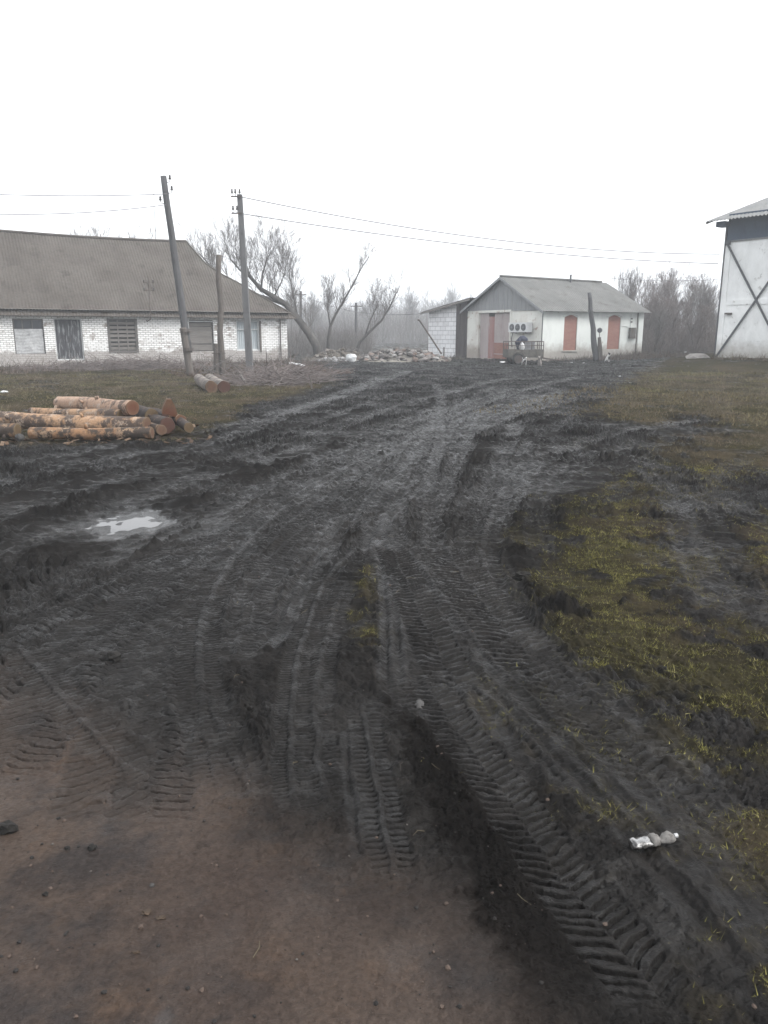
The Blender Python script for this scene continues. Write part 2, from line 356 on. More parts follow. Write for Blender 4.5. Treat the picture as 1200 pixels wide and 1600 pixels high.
def ground_mat():
    n = NT('wet_ground')
    at = n.add('ShaderNodeAttribute', attribute_name='soil'); sp = n.add('ShaderNodeSeparateColor'); n.l.new(at.outputs['Color'], sp.inputs[0])
    clay, gr, ch = sp.outputs[0], sp.outputs[1], sp.outputs[2]; wet = at.outputs['Alpha']
    big = n.noise(1.1, 5, .6); mid = n.noise(6, 5, .65); fine = n.noise(55, 4, .65); grit = n.noise(190, 3, .7)
    mud = n.mix(n.ramp(big, (.35, 0.0), (.68, 1.0)), (.0072,.0067,.0064), (.0130,.0119,.0112))
    mud = n.mix(n.ramp(mid, (.5, 0.0), (.75, .5)), mud, (.027,.0245,.0225))
    cl = n.mix(n.ramp(big, (.38, 0.0), (.60, 1.0)), (.034,.0252,.0213), (.048,.0355,.0285))
    cl = n.mix(n.ramp(n.noise(2.3, 6, .7), (.53, 0.0), (.66, .75)), cl, (.052,.034,.0235))
    cl = n.mix(n.ramp(n.noise(1.7, 5, .6, (1,1,1.3)), (.52, 0.0), (.62, .75)), cl, (.0185,.0165,.0165))
    cl = n.mix(n.ramp(mid, (.60, 0.0), (.74, .6)), cl, (.0145,.0118,.0108))
    grs = n.mix(n.ramp(mid, (.35, 0.0), (.65, 1.0)), (.022,.0195,.012), (.042,.037,.019))
    grs = n.mix(n.ramp(n.noise(.5, 4, .6), (.45, 0.0), (.62, .7)), grs, (.062,.048,.034))
    c = n.mix(clay, mud, cl); c = n.mix(gr, c, grs); c = n.mix(ch, c, (.0080,.0074,.0070))
    c = n.mix(.5, c, n.mix(1.0, c, n.ramp(fine, (.30, .40), (.70, 1.6)), 'MULTIPLY'))
    spk = n.ramp(grit, (.69, 0.0), (.74, .45)); c = n.mix(spk, c, (.07,.064,.058))
    dry = n.math('MAXIMUM', gr, ch)
    r = n.math('SUBTRACT', .74, n.math('MULTIPLY', wet, .34))
    r = n.math('ADD', r, n.math('MULTIPLY', n.math('SUBTRACT', mid, .5), .5))
    r = n.math('MAXIMUM', r, n.math('MULTIPLY', dry, .9), True)
    s = n.math('SUBTRACT', n.math('MULTIPLY', wet, .13), n.math('MULTIPLY', dry, .12), True)
    gl = n.math('MULTIPLY', n.ramp(n.noise(9, 6, .66), (.48, 0.0), (.62, 1.0)), n.ramp(wet, (.30, 0.0), (.70, 1.0)))
    gl = n.math('MULTIPLY', gl, n.math('SUBTRACT', 1.0, n.math('MAXIMUM', dry, n.math('MULTIPLY', clay, .8)), True))
    s = n.math('ADD', s, n.math('MULTIPLY', gl, .10)); r = n.math('SUBTRACT', r, n.math('MULTIPLY', gl, .26), True)
    film = n.ramp(wet, (.86, 0.0), (.97, 1.0))
    s = n.math('MAXIMUM', s, n.math('MULTIPLY', film, .45)); r = n.math('SUBTRACT', r, n.math('MULTIPLY', film, .36), True)
    c = n.mix(film, c, n.mix(1.0, c, (.8,.8,.8), 'MULTIPLY'))
    hsum = n.math('ADD', n.math('MULTIPLY', fine, 1.0), n.math('MULTIPLY', grit, .35))
    bp = n.add('ShaderNodeBump'); n.l.new(hsum, bp.inputs['Height']); bp.inputs['Distance'].default_value = .012
    n.l.new(n.math('ADD', n.math('MULTIPLY', clay, -.05), n.math('ADD', .60, n.math('MULTIPLY', dry, .40))), bp.inputs['Strength'])
    n.l.new(bp.outputs[0], n.b.inputs['Normal'])
    return n.out(c, r, s, k=1)

def vcol_mat(name, rough=.8, spec=.2, trans=0):
    n = NT(name); at = n.add('ShaderNodeAttribute', attribute_name='tone')
    f = n.noise(30, 3); c = n.mix(.5, at.outputs['Color'], n.mix(1.0, at.outputs['Color'], n.ramp(f, (.3,.6), (.7,1.4)), 'MULTIPLY'))
    return n.out(c, rough, spec)

def log_mat(name, peeled, bark, pale, lo=.45, hi=.52):
    n = NT(name)
    a = n.noise(2.4, 6, .7, (1,1,1)); c = n.mix(n.ramp(a, (lo, 0.0), (hi, 1.0)), bark, peeled)
    c = n.mix(n.ramp(n.noise(5.5, 6, .75), (.54, 0.0), (.60, .9)), c, pale)
    c = n.mix(n.ramp(n.noise(11, 5, .7), (.60, 0.0), (.66, .85)), c, (.045,.035,.03))
    f = n.noise(28, 4, .7); n.bump(f, .6, .012)
    c = n.mix(.5, c, n.mix(1.0, c, n.ramp(f, (.3,.5), (.7,1.4)), 'MULTIPLY'))
    return n.out(c, .8, .25)

M = {}
M['ground'] = ground_mat()
M['brick'] = brick_mat('whitewashed_brick')
M['roof_old'] = aged('old_fibre_cement', (.086,.075,.066), (.118,.105,.094), (.062,.054,.047), .7, .92, (1,1,1), 9, .2, .01, .12)
M['roof_grey'] = aged('grey_fibre_cement', (.150,.152,.147), (.195,.195,.188), (.115,.112,.104), .8, .9, (1,1,1), 12, .2, .01, .12)
M['roof_shed'] = aged('pale_fibre_cement', (.20,.207,.21), (.27,.27,.265), (.14,.145,.14), 1.4, .9, (1,1,1), 14, .2, .01, .15)
M['plaster'] = facade('pale_plaster', (.74,.77,.74), (.60,.62,.60), (.30,.27,.24), (.42,.36,.31), 1.1, peel_lim=(.64,.68))
M['plaster_front'] = facade('stained_plaster', (.74,.74,.69), (.58,.55,.50), (.34,.29,.25), (.36,.27,.22), 1.0, peel_lim=(.58,.64))
M['shed_wall'] = facade('limewashed_panel', (.80,.81,.80), (.60,.61,.60), (.30,.28,.25), (.40,.40,.38), 1.6, peel_lim=(.60,.68), kk=1.08)
M['block'] = None
M['gable_board'] = aged('grey_gable_boards', (.30,.31,.32), (.36,.37,.37), (.22,.22,.22), 2, .9, (8,8,.35), 30, .3, .008)
M['wood_grey'] = aged('weathered_wood', (.20,.185,.17), (.30,.28,.26), (.11,.10,.09), 3, .9, (6,6,.5), 40, .5, .008)
M['wood_pole'] = aged('old_pole_wood', (.085,.085,.09), (.125,.125,.128), (.055,.054,.053), 3, .9, (7,7,.4), 40, .5, .01)
M['wood_brown'] = aged('damp_brown_wood', (.105,.092,.082), (.155,.138,.125), (.07,.062,.057), 3, .9, (6,6,.5), 40, .5, .01)
M['concrete_pole'] = aged('pole_concrete', (.13,.13,.133), (.17,.17,.172), (.10,.10,.102), 2, .9, (3,3,.5), 40, .3, .006)
M['plank_h'] = aged('grey_planks', (.15,.14,.13), (.22,.205,.19), (.09,.083,.077), 3, .9, (.6,.6,9), 40, .5, .008)
M['door_paint'] = aged('peeling_door_paint', (.045,.045,.052), (.075,.075,.083), (.24,.25,.255), 2.2, .85, (4,4,.5), 25, .4, .006, c3lim=(.52,.60))
M['white_frame'] = aged('white_window_paint', (.62,.64,.64), (.72,.73,.73), (.40,.38,.36), 5, .7)
M['frame_wood'] = aged('bare_window_frame', (.10,.095,.09), (.15,.14,.13), (.07,.065,.06), 4, .85)
M['plastic_sheet'] = aged('plastic_sheet', (.40,.405,.41), (.48,.485,.49), (.30,.305,.31), 2.5, .45, (1,1,1), 12, .3, .02, .4)
M['indoor_shade'] = aged('painted_indoor_shade', (.03,.03,.035), (.05,.05,.055), None, 3, .9)  # shade inside the house, put into the colour
M['curtain'] = aged('pale_curtain', (.44,.49,.52), (.56,.60,.62), None, 1.5, .9, (9,9,.3), 20, .2, .01)
n = NT('window_glass'); M['glass'] = n.out(n.mix(n.noise(3), (.035,.04,.05), (.06,.066,.075)), .15, .3)
M['iron'] = aged('rusty_dark_iron', (.07,.06,.055), (.11,.09,.08), (.16,.10,.07), 6, .75, (1,1,1), 60, .3, .003, .4)
M['steel_dark'] = aged('dark_painted_steel', (.055,.06,.068), (.085,.09,.10), (.12,.10,.09), 5, .6, (1,1,1), 60, .2, .002, .4)
M['insulator'] = aged('brown_porcelain', (.05,.045,.042), (.09,.08,.075), None, 5, .35, spec=.5)
M['wire'] = aged('power_wire', (.20,.20,.205), (.26,.26,.265), None, 2, .7)
M['gate_grey'] = aged('faded_gate_paint', (.42,.36,.35), (.50,.44,.43), (.36,.28,.26), 1.3, .75, (2,2,.5), 30, .2, .004)
M['gate_red'] = aged('red_gate_rust', (.36,.18,.165), (.40,.25,.23), (.40,.33,.31), 1.6, .8, (2,2,.4), 30, .2, .004)
M['brick_red'] = aged('red_brick_infill', (.32,.155,.125), (.37,.20,.16), (.30,.165,.14), 2.2, .9, (1,1,2.5), 18, .4, .01)
M['brown_door'] = aged('dark_brown_sheet', (.062,.050,.050), (.082,.066,.064), (.10,.08,.075), 1.5, .75)
M['unit_white'] = aged('white_unit_casing', (.80,.81,.81), (.84,.85,.85), None, 2, .5, bump=.05)
M['unit_dark'] = aged('fan_grille', (.10,.11,.115), (.14,.15,.155), None, 8, .6)
M['slate_blue'] = aged('slate_blue_boards', (.040,.066,.108), (.054,.084,.13), (.034,.054,.085), .9, .8, (1,1,.4), 30, .15, .004)
M['concrete'] = aged('old_concrete', (.30,.28,.26), (.40,.375,.35), (.22,.20,.185), 3, .92, (1,1,1), 30, .5, .015)
M['trailer'] = aged('muddy_trailer_sheet', (.10,.095,.085), (.145,.135,.12), (.17,.15,.13), 4, .8, (1,1,1), 30, .3, .004)
M['rubber'] = aged('worn_rubber', (.03,.03,.03), (.05,.048,.045), (.09,.08,.07), 6, .85)
M['cloth_dark'] = aged('dark_blue_cloth', (.04,.045,.07), (.06,.065,.095), None, 5, .9)
M['sack'] = aged('pale_sack', (.55,.55,.55), (.68,.68,.69), (.42,.41,.40), 6, .8)
M['grey_box'] = aged('grey_crate', (.22,.22,.23), (.30,.30,.31), None, 5, .8)
M['bark'] = aged('bare_bark', (.075,.07,.066), (.12,.112,.105), (.16,.15,.14), 2.5, .95, (1,1,.5), 20, .6, .02, .1)
M['twig'] = aged('bare_twigs', (.15,.138,.132), (.21,.195,.187), None, 1.2, .95, bump=0)
M['twig_brown'] = aged('brown_twigs', (.155,.132,.126), (.215,.185,.175), (.12,.103,.097), .8, .95, bump=0)
M['weed'] = vcol_mat('dry_weed_stems', .95, .05)
M['grass'] = vcol_mat('short_grass', .75, .15)
M['rubble'] = vcol_mat('rubble_tones', .92, .15)
M['crumb'] = vcol_mat('soil_crumbs', .8, .25)
M['log_peeled'] = log_mat('peeled_log', (.42,.285,.205), (.11,.08,.062), (.52,.42,.345), .42, .50)
M['log_half'] = log_mat('half_barked_log', (.38,.24,.145), (.085,.062,.05), (.46,.36,.28), .47, .55)
M['log_orange'] = log_mat('orange_bark_log', (.29,.165,.09), (.06,.045,.036), (.38,.26,.17), .49, .56)
M['log_grey'] = log_mat('grey_bark_log', (.25,.215,.19), (.10,.09,.082), (.40,.355,.32), .49, .57)
M['log_dark'] = log_mat('dark_wet_log', (.10,.062,.047), (.045,.035,.031), (.17,.115,.09), .55, .62)
def cut_mat(name, a, b, c):
    n = NT(name); w = n.add('ShaderNodeTexWave', wave_type='RINGS', rings_direction='SPHERICAL'); n.l.new(n.co((1,1,1),'UV'), w.inputs['Vector'])
    w.inputs['Scale'].default_value = 2.6; w.inputs['Distortion'].default_value = 2.5; w.inputs['Detail'].default_value = 3
    g = n.add('ShaderNodeTexGradient', gradient_type='SPHERICAL'); n.l.new(n.co((1,1,1),'UV'), g.inputs[0])
    col = n.mix(n.ramp(g.outputs[0], (.1, 0.0), (.55, 1.0)), a, b); col = n.mix(n.ramp(n.noise(7, 5, .7), (.5, 0.0), (.7, .8)), col, c)
    col = n.mix(.3, col, n.mix(1.0, col, w.outputs[0], 'MULTIPLY')); n.bump(n.noise(60), .3, .004)
    return n.out(col, .75, .25)
M['cut_orange'] = cut_mat('orange_cut_wood', (.15,.080,.045), (.13,.05,.026), (.06,.034,.024))
M['cut_pink'] = cut_mat('pink_cut_wood', (.15,.098,.062), (.13,.068,.042), (.05,.036,.028))
M['cut_yellow'] = cut_mat('yellow_cut_wood', (.14,.098,.055), (.12,.078,.042), (.055,.038,.026))
M['cut_red'] = cut_mat('reddish_cut_wood', (.09,.045,.033), (.09,.04,.028), (.045,.028,.022))
n = NT('puddle_water'); M['water'] = n.out(n.mix(n.noise(3), (.035,.033,.032), (.05,.047,.044)), .035, .5)
n.bump(n.noise(14, 2), .03, .01)
n = NT('clear_bottle'); pl = n.noise(60, 4, .7)
M['bottle'] = n.out(n.mix(n.ramp(pl, (.45, 0.0), (.62, 1.0)), (.035,.032,.03), (.16,.152,.142)), .22, .6)
n.b.inputs['Transmission Weight'].default_value = .25; n.bump(pl, .5, .004)
M['bottle_label'] = aged('muddy_white_label', (.15,.143,.134), (.21,.20,.188), (.05,.044,.038), 40, .6, (1,1,1), 80, .3, .003)
M['stone_pale'] = aged('pale_stone', (.055,.053,.052), (.08,.077,.074), (.04,.038,.036), 20, .8, (1,1,1), 90, .5, .004)
M['clod'] = aged('black_soil_clod', (.016,.015,.014), (.028,.026,.024), None, 30, .85, (1,1,1), 90, .8, .006, .2)
M['leaf_brown'] = aged('brown_dead_leaf', (.045,.031,.021), (.075,.052,.035), None, 30, .7)
M['litter'] = aged('white_litter', (.62,.63,.64), (.74,.75,.75), (.45,.44,.43), 6, .7)
n = NT('dog_coat'); pch = n.noise(3.4, 2, .4); M['dog_bw'] = n.out(n.mix(n.ramp(pch, (.49, 0.0), (.53, 1.0)), (.66,.65,.63), (.035,.033,.032)), .9, .15)
n = NT('grey_dog_coat'); M['dog_grey'] = n.out(n.mix(n.ramp(n.noise(5, 3), (.4, 0.0), (.6, 1.0)), (.36,.33,.31), (.20,.185,.175)), .9, .15)

def block_mat():
    n = NT('white_block_wall')
    bt = n.add('ShaderNodeTexBrick'); n.l.new(n.co((1,1,1), 'UV'), bt.inputs['Vector'])
    for k, v in (('Scale',1),('Brick Width',.62),('Row Height',.30),('Mortar Size',.018),('Mortar Smooth',.2),('Bias',-.2)): bt.inputs[k].default_value = v
    bt.inputs['Color1'].default_value = (.74,.74,.75,1); bt.inputs['Color2'].default_value = (.62,.62,.63,1); bt.inputs['Mortar'].default_value = (.32,.32,.33,1)
    c = n.mix(n.ramp(n.noise(2, 6, .7), (.5, 0.0), (.72, .6)), bt.outputs[0], (.45,.44,.43)); n.bump(bt.outputs['Fac'], -.5, .012)
    return n.out(c, .9, .15, k=1.15)
M['block'] = block_mat()

# ------------------------------------------------------------------ mesh builder
WLOC = {}
class MB:
    def __init__(s): s.v = []; s.f = []; s.tone = []; s.cur = None
    def vert(s, p): s.v.append((p[0], p[1], p[2])); s.tone.append(s.cur or (.1,.1,.1)); return len(s.v)-1
    def face(s, *p): s.f.append(tuple(s.vert(q) for q in p))
    def box(s, o, a, b, c):
        """box from corner o with edge vectors a, b, c"""
        o, a, b, c = Vector(o), Vector(a), Vector(b), Vector(c)
        if a.cross(b).dot(c) < 0: a, b = b, a
        k = [s.vert(o+x*a+y*b+z*c) for z in (0,1) for y in (0,1) for x in (0,1)]
        for q in ((0,2,3,1),(4,5,7,6),(0,1,5,4),(2,6,7,3),(0,4,6,2),(1,3,7,5)): s.f.append(tuple(k[i] for i in q))
        return s
    def cbox(s, c, a, b, h):
        """box centred on c, half vectors a, b, h"""
        c, a, b, h = Vector(c), Vector(a), Vector(b), Vector(h)
        return s.box(c-a-b-h, a*2, b*2, h*2)
    def tube(s, pts, rad, n=6, cap=True):
        pts = [Vector(p) for p in pts]
        rad = [rad]*len(pts) if not isinstance(rad, (list, tuple)) else rad
        d0 = (pts[1]-pts[0]).normalized(); up = Vector((0,0,1)) if abs(d0.z) < .9 else Vector((1,0,0))
        a = d0.cross(up).normalized(); prev = None; first = None
        for i, p in enumerate(pts):
            d = (pts[min(i+1, len(pts)-1)]-pts[max(i-1, 0)])
            d = d.normalized() if d.length > 1e-9 else d0
            a = (a-d*a.dot(d)); a = a.normalized() if a.length > 1e-6 else d.orthogonal().normalized(); b = d.cross(a)
            ring = [s.vert(p+(a*math.cos(2*math.pi*k/n)+b*math.sin(2*math.pi*k/n))*rad[i]) for k in range(n)]
            if prev:
                for k in range(n): s.f.append((prev[k], prev[(k+1) % n], ring[(k+1) % n], ring[k]))
            else: first = ring
            prev = ring
        if cap and n > 3: s.f.append(tuple(reversed(first))); s.f.append(tuple(prev))
        return s
    def blob(s, c, r, rng, sub=1, sq=(1,1,1), rough=.25):
        bm = bmesh.new(); bmesh.ops.create_icosphere(bm, subdivisions=sub, radius=1)
        e = Euler((rng.uniform(0,6), rng.uniform(0,6), rng.uniform(0,6))).to_matrix()
        idx = {}
        for v in bm.verts:
            q = e @ (v.co*(1+rng.uniform(-rough, rough))); idx[v.index] = s.vert((c[0]+q.x*r*sq[0], c[1]+q.y*r*sq[1], c[2]+q.z*r*sq[2]))
        for f in bm.faces: s.f.append(tuple(idx[v.index] for v in f.verts))
        bm.free(); return s
    def build(s, name, mat, parent=None, uvf=None, smooth=False, tone=False, origin=None):
        o0 = WLOC[parent.name] if parent else Vector(origin or (0,0,0))
        me = bpy.data.meshes.new(name)
        me.from_pydata([(a-o0.x, b-o0.y, c-o0.z) for a, b, c in s.v], [], s.f)
        me.materials.append(mat)
        if uvf:
            uv = me.uv_layers.new(name='UVMap')
            for p in me.polygons:
                for li in p.loop_indices:
                    q = s.v[me.loops[li].vertex_index]; uv.data[li].uv = uvf(q, p.normal)
        if tone:
            at = me.color_attributes.new('tone', 'FLOAT_COLOR', 'POINT')
            at.data.foreach_set('color', np.array([(*t, 1) for t in s.tone], np.float32).ravel())
        if smooth: me.polygons.foreach_set('use_smooth', [True]*len(me.polygons))
        me.update(); o = bpy.data.objects.new(name, me); COL.objects.link(o)
        if parent: o.parent = parent
        else: o.location = o0
        WLOC[o.name] = o0
        return o

def thing(name, label, cat, loc=(0,0,0), group=None):
    o = bpy.data.objects.new(name, None); COL.objects.link(o); o.location = loc; WLOC[o.name] = Vector(loc)
    o.empty_display_size = .2
    return tag(o, label, cat, group)
def tag(o, label=None, cat=None, group=None, kind=None):
    if label: o['label'] = label
    if cat: o['category'] = cat
    if group: o['group'] = group
    if kind: o['kind'] = kind
    return o
V = Vector
Z = V((0,0,1))

# ------------------------------------------------------------------ world, light, camera
SUN_EL, SUN_AZ = R(46), R(108)
w = bpy.data.worlds.new('World'); SC.world = w; w.use_nodes = True
nt = w.node_tree; bg = nt.nodes['Background']
sky = nt.nodes.new('ShaderNodeTexSky'); sky.sky_type = 'NISHITA'; sky.sun_disc = False
sky.sun_elevation = SUN_EL; sky.sun_rotation = SUN_AZ; sky.air_density = 1.0; sky.dust_density = 6.0; sky.ozone_density = 1.0; sky.altitude = 100
hs = nt.nodes.new('ShaderNodeHueSaturation'); hs.inputs['Saturation'].default_value = .12
nt.links.new(sky.outputs[0], hs.inputs['Color']); mx = nt.nodes.new('ShaderNodeMix'); mx.data_type = 'RGBA'; mx.inputs[0].default_value = .62; mx.inputs[7].default_value = (7.1, 7.3, 7.6, 1)   # even cloud cover over the clear-sky gradient
nt.links.new(hs.outputs[0], mx.inputs[6]); nt.links.new(mx.outputs[2], bg.inputs[0]); bg.inputs[1].default_value = .14
sl = bpy.data.lights.new('overcast_sun', 'SUN'); sl.energy = 1.1; sl.angle = R(25); sl.color = (1,.97,.93)
so = bpy.data.objects.new('overcast_sun', sl); COL.objects.link(so)
sd = V((math.sin(SUN_AZ)*math.cos(SUN_EL), math.cos(SUN_AZ)*math.cos(SUN_EL), math.sin(SUN_EL)))
so.rotation_euler = sd.to_track_quat('Z', 'Y').to_euler(); so.location = sd*60
cam = bpy.data.cameras.new('camera'); cam.sensor_fit = 'VERTICAL'; cam.sensor_height = 36; cam.lens = 36*F/1600
cam.clip_start = .05; cam.clip_end = 2000
co = bpy.data.objects.new('camera', cam); COL.objects.link(co); co.location = (0,0,H); co.rotation_euler = (math.pi/2-PITCH, 0, 0); SC.camera = co
vs = SC.view_settings; vs.view_transform = 'Standard'; vs.look = 'None'; vs.gamma = 1; vs.exposure = 1.12
SC.cycles.use_denoising = True
SC.cycles.volume_bounces = 1; SC.cycles.max_bounces = 6
SC.render.resolution_x, SC.render.resolution_y = 768, 1024

# ------------------------------------------------------------------ ground sheet
def make_ground():
    th = np.concatenate([np.arange(-180, -60, 3.0), np.arange(-60, -31, .22), np.arange(-31, 31, .068), np.arange(31, 60, .22), np.arange(60, 180, 3.0)])
    th = np.radians(th); rs = [.5]
    while rs[-1] < 420:
        r = rs[-1]
        if r < 1.35: d = .05
        elif r < 46: d = min(r*r/2500, .0036*r)
        else: d = .04*r
        rs.append(r+max(d, .0012))
    rs = np.array(rs); rs[-1] = 420
    nr, na = len(rs), len(th)
    RR, TT = np.meshgrid(rs, th, indexing='ij')
    X, Y = (RR*np.sin(TT)).ravel(), (RR*np.cos(TT)).ravel()
    h, clay, gr, ch, wet = ground(X, Y)
    co_ = np.stack([X, Y, h], 1); co_ = np.vstack([co_, [[0, 0, gz(0, 0)]]])
    att = np.stack([clay, gr, ch, wet], 1); att = np.vstack([att, [[1,0,0,.4]]])
    i, j = np.meshgrid(np.arange(nr-1), np.arange(na), indexing='ij'); j2 = (j+1) % na
    q = np.stack([i*na+j, (i+1)*na+j, (i+1)*na+j2, i*na+j2], -1).reshape(-1, 4)[:, ::-1]
    jj = np.arange(na); tri = np.stack([np.full(na, nr*na), (jj+1) % na, jj], 1)
    me = bpy.data.meshes.new('ground')
    me.vertices.add(len(co_)); me.vertices.foreach_set('co', co_.astype(np.float32).ravel())
    lv = np.concatenate([q.ravel(), tri.ravel()]).astype(np.int32); me.loops.add(len(lv)); me.loops.foreach_set('vertex_index', lv)
    np_ = len(q)+len(tri); me.polygons.add(np_)
    ls = np.concatenate([np.arange(len(q))*4, len(q)*4+np.arange(len(tri))*3]).astype(np.int32); me.polygons.foreach_set('loop_start', ls)
    me.polygons.foreach_set('use_smooth', np.ones(np_, bool))
    a = me.color_attributes.new('soil', 'FLOAT_COLOR', 'POINT'); a.data.foreach_set('color', att.astype(np.float32).ravel())
    me.materials.append(M['ground']); me.update(); me.validate()
    o = bpy.data.objects.new('ground', me); COL.objects.link(o); o['kind'] = 'structure'
    return o
make_ground()

# puddle: a level sheet lying in its hollow
mb = MB(); pz = float(macro(np.array([PUD[0]]), np.array([PUD[1]]))[0])-.016
nn = 40
ring = [(PUD[0]+.46*math.cos(k/nn*6.2832), PUD[1]+.66*math.sin(k/nn*6.2832), pz) for k in range(nn)]
mb.face(*ring); tag(mb.build('puddle', M['water']), kind='structure')

# ------------------------------------------------------------------ blades, tufts, stems: large counts made with numpy
def np_mesh(name, verts, faces_n, tone, mat, label=None, kind='stuff'):
    """verts (k, n, 3): k faces of n corners"""
    k, n, _ = verts.shape
    me = bpy.data.meshes.new(name); me.vertices.add(k*n); me.vertices.foreach_set('co', verts.astype(np.float32).ravel())
    me.loops.add(k*n); me.loops.foreach_set('vertex_index', np.arange(k*n, dtype=np.int32))
    me.polygons.add(k); me.polygons.foreach_set('loop_start', (np.arange(k)*n).astype(np.int32))
    a = me.color_attributes.new('tone', 'FLOAT_COLOR', 'POINT')
    t = np.repeat(np.concatenate([tone, np.ones((k, 1))], 1), n, 0); a.data.foreach_set('color', t.astype(np.float32).ravel())
    me.materials.append(mat); me.update()
    o = bpy.data.objects.new(name, me); COL.objects.link(o)
    if label: o['label'] = label
    o['kind'] = kind
    return o

def blades(X, Y, Zb, L, Wd, lean, rs):
    n = len(X); az = rs.rand(n)*6.2832; la = rs.rand(n)*6.2832
    ln = lean*(0.4+.9*rs.rand(n))
    dx, dy = np.cos(la)*np.sin(ln), np.sin(la)*np.sin(ln); dz = np.cos(ln)
    wx, wy = np.cos(az)*Wd*.5, np.sin(az)*Wd*.5
    v = np.zeros((n, 3, 3))
    v[:,0] = np.stack([X-wx, Y-wy, Zb-.004], 1); v[:,1] = np.stack([X+wx, Y+wy, Zb-.004], 1)
    v[:,2] = np.stack([X+dx*L, Y+dy*L, Zb+dz*L], 1)
    return v

def scatter(n, r0, r1, a0, a1, rs, power=1.0):
    r = r0+(r1-r0)*rs.rand(n)**power; a = np.radians(a0+(a1-a0)*rs.rand(n)); return r*np.sin(a), r*np.cos(a)

def make_grass():
    rs = np.random.RandomState(3); VV = []; TT = []
    # near, short and flattened
    X, Y = scatter(620000, 1.6, 10.5, -14, 33, rs, .9)
    h, clay, gr, ch, wet = ground(X, Y)
    pr = gr*sst(-.35, .35, fbm(X*4, Y*4, 3)+.1)
    k = rs.rand(len(X)) < pr*.9; X, Y, h, g = X[k], Y[k], h[k], gr[k]
    n = len(X); L = (.010+.032*rs.rand(n)**2)*(.55+1.0*sst(-.1,.6,fbm(X*6, Y*6, 3)))*(.85+.05*np.hypot(X, Y)); v = blades(X, Y, h, L, (.0030+.0022*rs.rand(n))*(.8+.09*np.hypot(X, Y)), 1.15, rs)
    t = rs.rand(n, 1); yel = sst(-.2, .5, fbm(X*1.2+8, Y*1.2, 3))[:, None]
    c = (1-t)*np.array([[.070,.066,.019]])+t*np.array([[.30,.28,.088]]); c = c*(1-.35*(1-yel)); c = c+(rs.rand(n, 1) < .10)*np.array([[.13,.11,.07]])
    VV.append(v); TT.append(c)
    # left and right verges, farther off
    for (a0, a1, r0, r1, n0, rr) in ((8, 34, 8, 34, 150000, 11), (-36, -1, 9, 34, 140000, 12)):
        X, Y = scatter(n0, r0, r1, a0, a1, rs, .8); h, clay, gr, ch, wet = ground(X, Y)
        k = rs.rand(len(X)) < gr*sst(-.4, .3, fbm(X*1.3, Y*1.3, 3)); X, Y, h = X[k], Y[k], h[k]; n = len(X); r = np.hypot(X, Y)
        L = (.025+.085*rs.rand(n)**2)*(.6+r/22)*(.45+1.4*sst(-.05,.55,fbm(X*2.2+7, Y*2.2, 3))); v = blades(X, Y, h, L, .004+.0008*r*.35, 1.15, rs)
        t = rs.rand(n, 1); br = sst(-.40, .15, fbm(X*.45+3, Y*.45, 3))[:, None]
        gc = (1-t)*np.array([[.090,.083,.040]])+t*np.array([[.24,.215,.10]]); bc = (1-t)*np.array([[.105,.085,.062]])+t*np.array([[.20,.165,.118]])
        VV.append(v); TT.append(gc*(1-br)+bc*br)
    o = np_mesh('grass', np.concatenate(VV), 3, np.concatenate(TT), M['grass'], 'short yellow green grass growing through the mud'); return o
make_grass()

def make_weeds():
    """dry stems along the long house, the workshop and the big shed, and over the banks"""
    rs = np.random.RandomState(5); VV = []; TT = []
    def strip(p, q, depth, n, hmin, hmax, c1, c2, cl=.8):
        p, q = np.array(p), np.array(q); d = (q-p)/np.linalg.norm(q-p); nn = np.array([d[1], -d[0]])
        s = rs.rand(n); e = rs.rand(n)**1.4*depth
        X = p[0]+(q-p)[0]*s+nn[0]*e; Y = p[1]+(q-p)[1]*s+nn[1]*e
        k = rs.rand(n) < sst(-.5, .4, fbm(X*cl, Y*cl, 3)); X, Y, e = X[k], Y[k], e[k]
        Zb = macro(X, Y); L = (hmin+(hmax-hmin)*rs.rand(len(X))**2.2)*(.35+.65*(1-e/depth)*sst(-.4, .5, fbm(X*.7+4, Y*.7, 3))+.1)
        v = blades(X, Y, Zb, L, .018+.016*rs.rand(len(X)), .75, rs); t = rs.rand(len(X), 1)
        VV.append(v); TT.append((1-t)*np.array([c1])+t*np.array([c2]))
    HL, HR = (gx(-260, 33.0), 33.0), (gx(452, 46), 46)
    br1, br2 = (.075,.060,.052), (.17,.135,.115)
    strip(HL, HR, 5.5, 15000, .12, .75, br1, br2)
    strip(HL, HR, 1.6, 3000, .3, 1.5, br1, (.20,.17,.15))
    strip((gx(250,33),33.5), (gx(500,36),36.5), 5, 9000, .1, .55, (.085,.062,.052), (.18,.13,.105))
    strip((gx(845,47),46.7), (gx(1010,52),51.6), 1.2, 2400, .15, .7, (.10,.09,.08), (.22,.19,.17))
    strip((gx(1003,51),51), (gx(1120,44),46), 6, 7000, .15, .8, (.10,.082,.07), (.20,.165,.14))
    strip((gx(1110,42),41.6), (gx(1300,36),33), .8, 2200, .15, .9, (.10,.085,.06), (.2,.165,.12))
    strip((gx(940,22),24), (gx(1330,22),20), 9, 6500, .05, .24, (.12,.095,.055), (.20,.165,.10))
    strip((gx(460,48),50), (gx(720,48),52), 3, 5000, .15, .8, (.11,.10,.085), (.22,.20,.17))
    np_mesh('dry_weeds', np.concatenate(VV), 3, np.concatenate(TT), M['weed'], 'brown dead weeds standing along the building walls')
make_weeds()

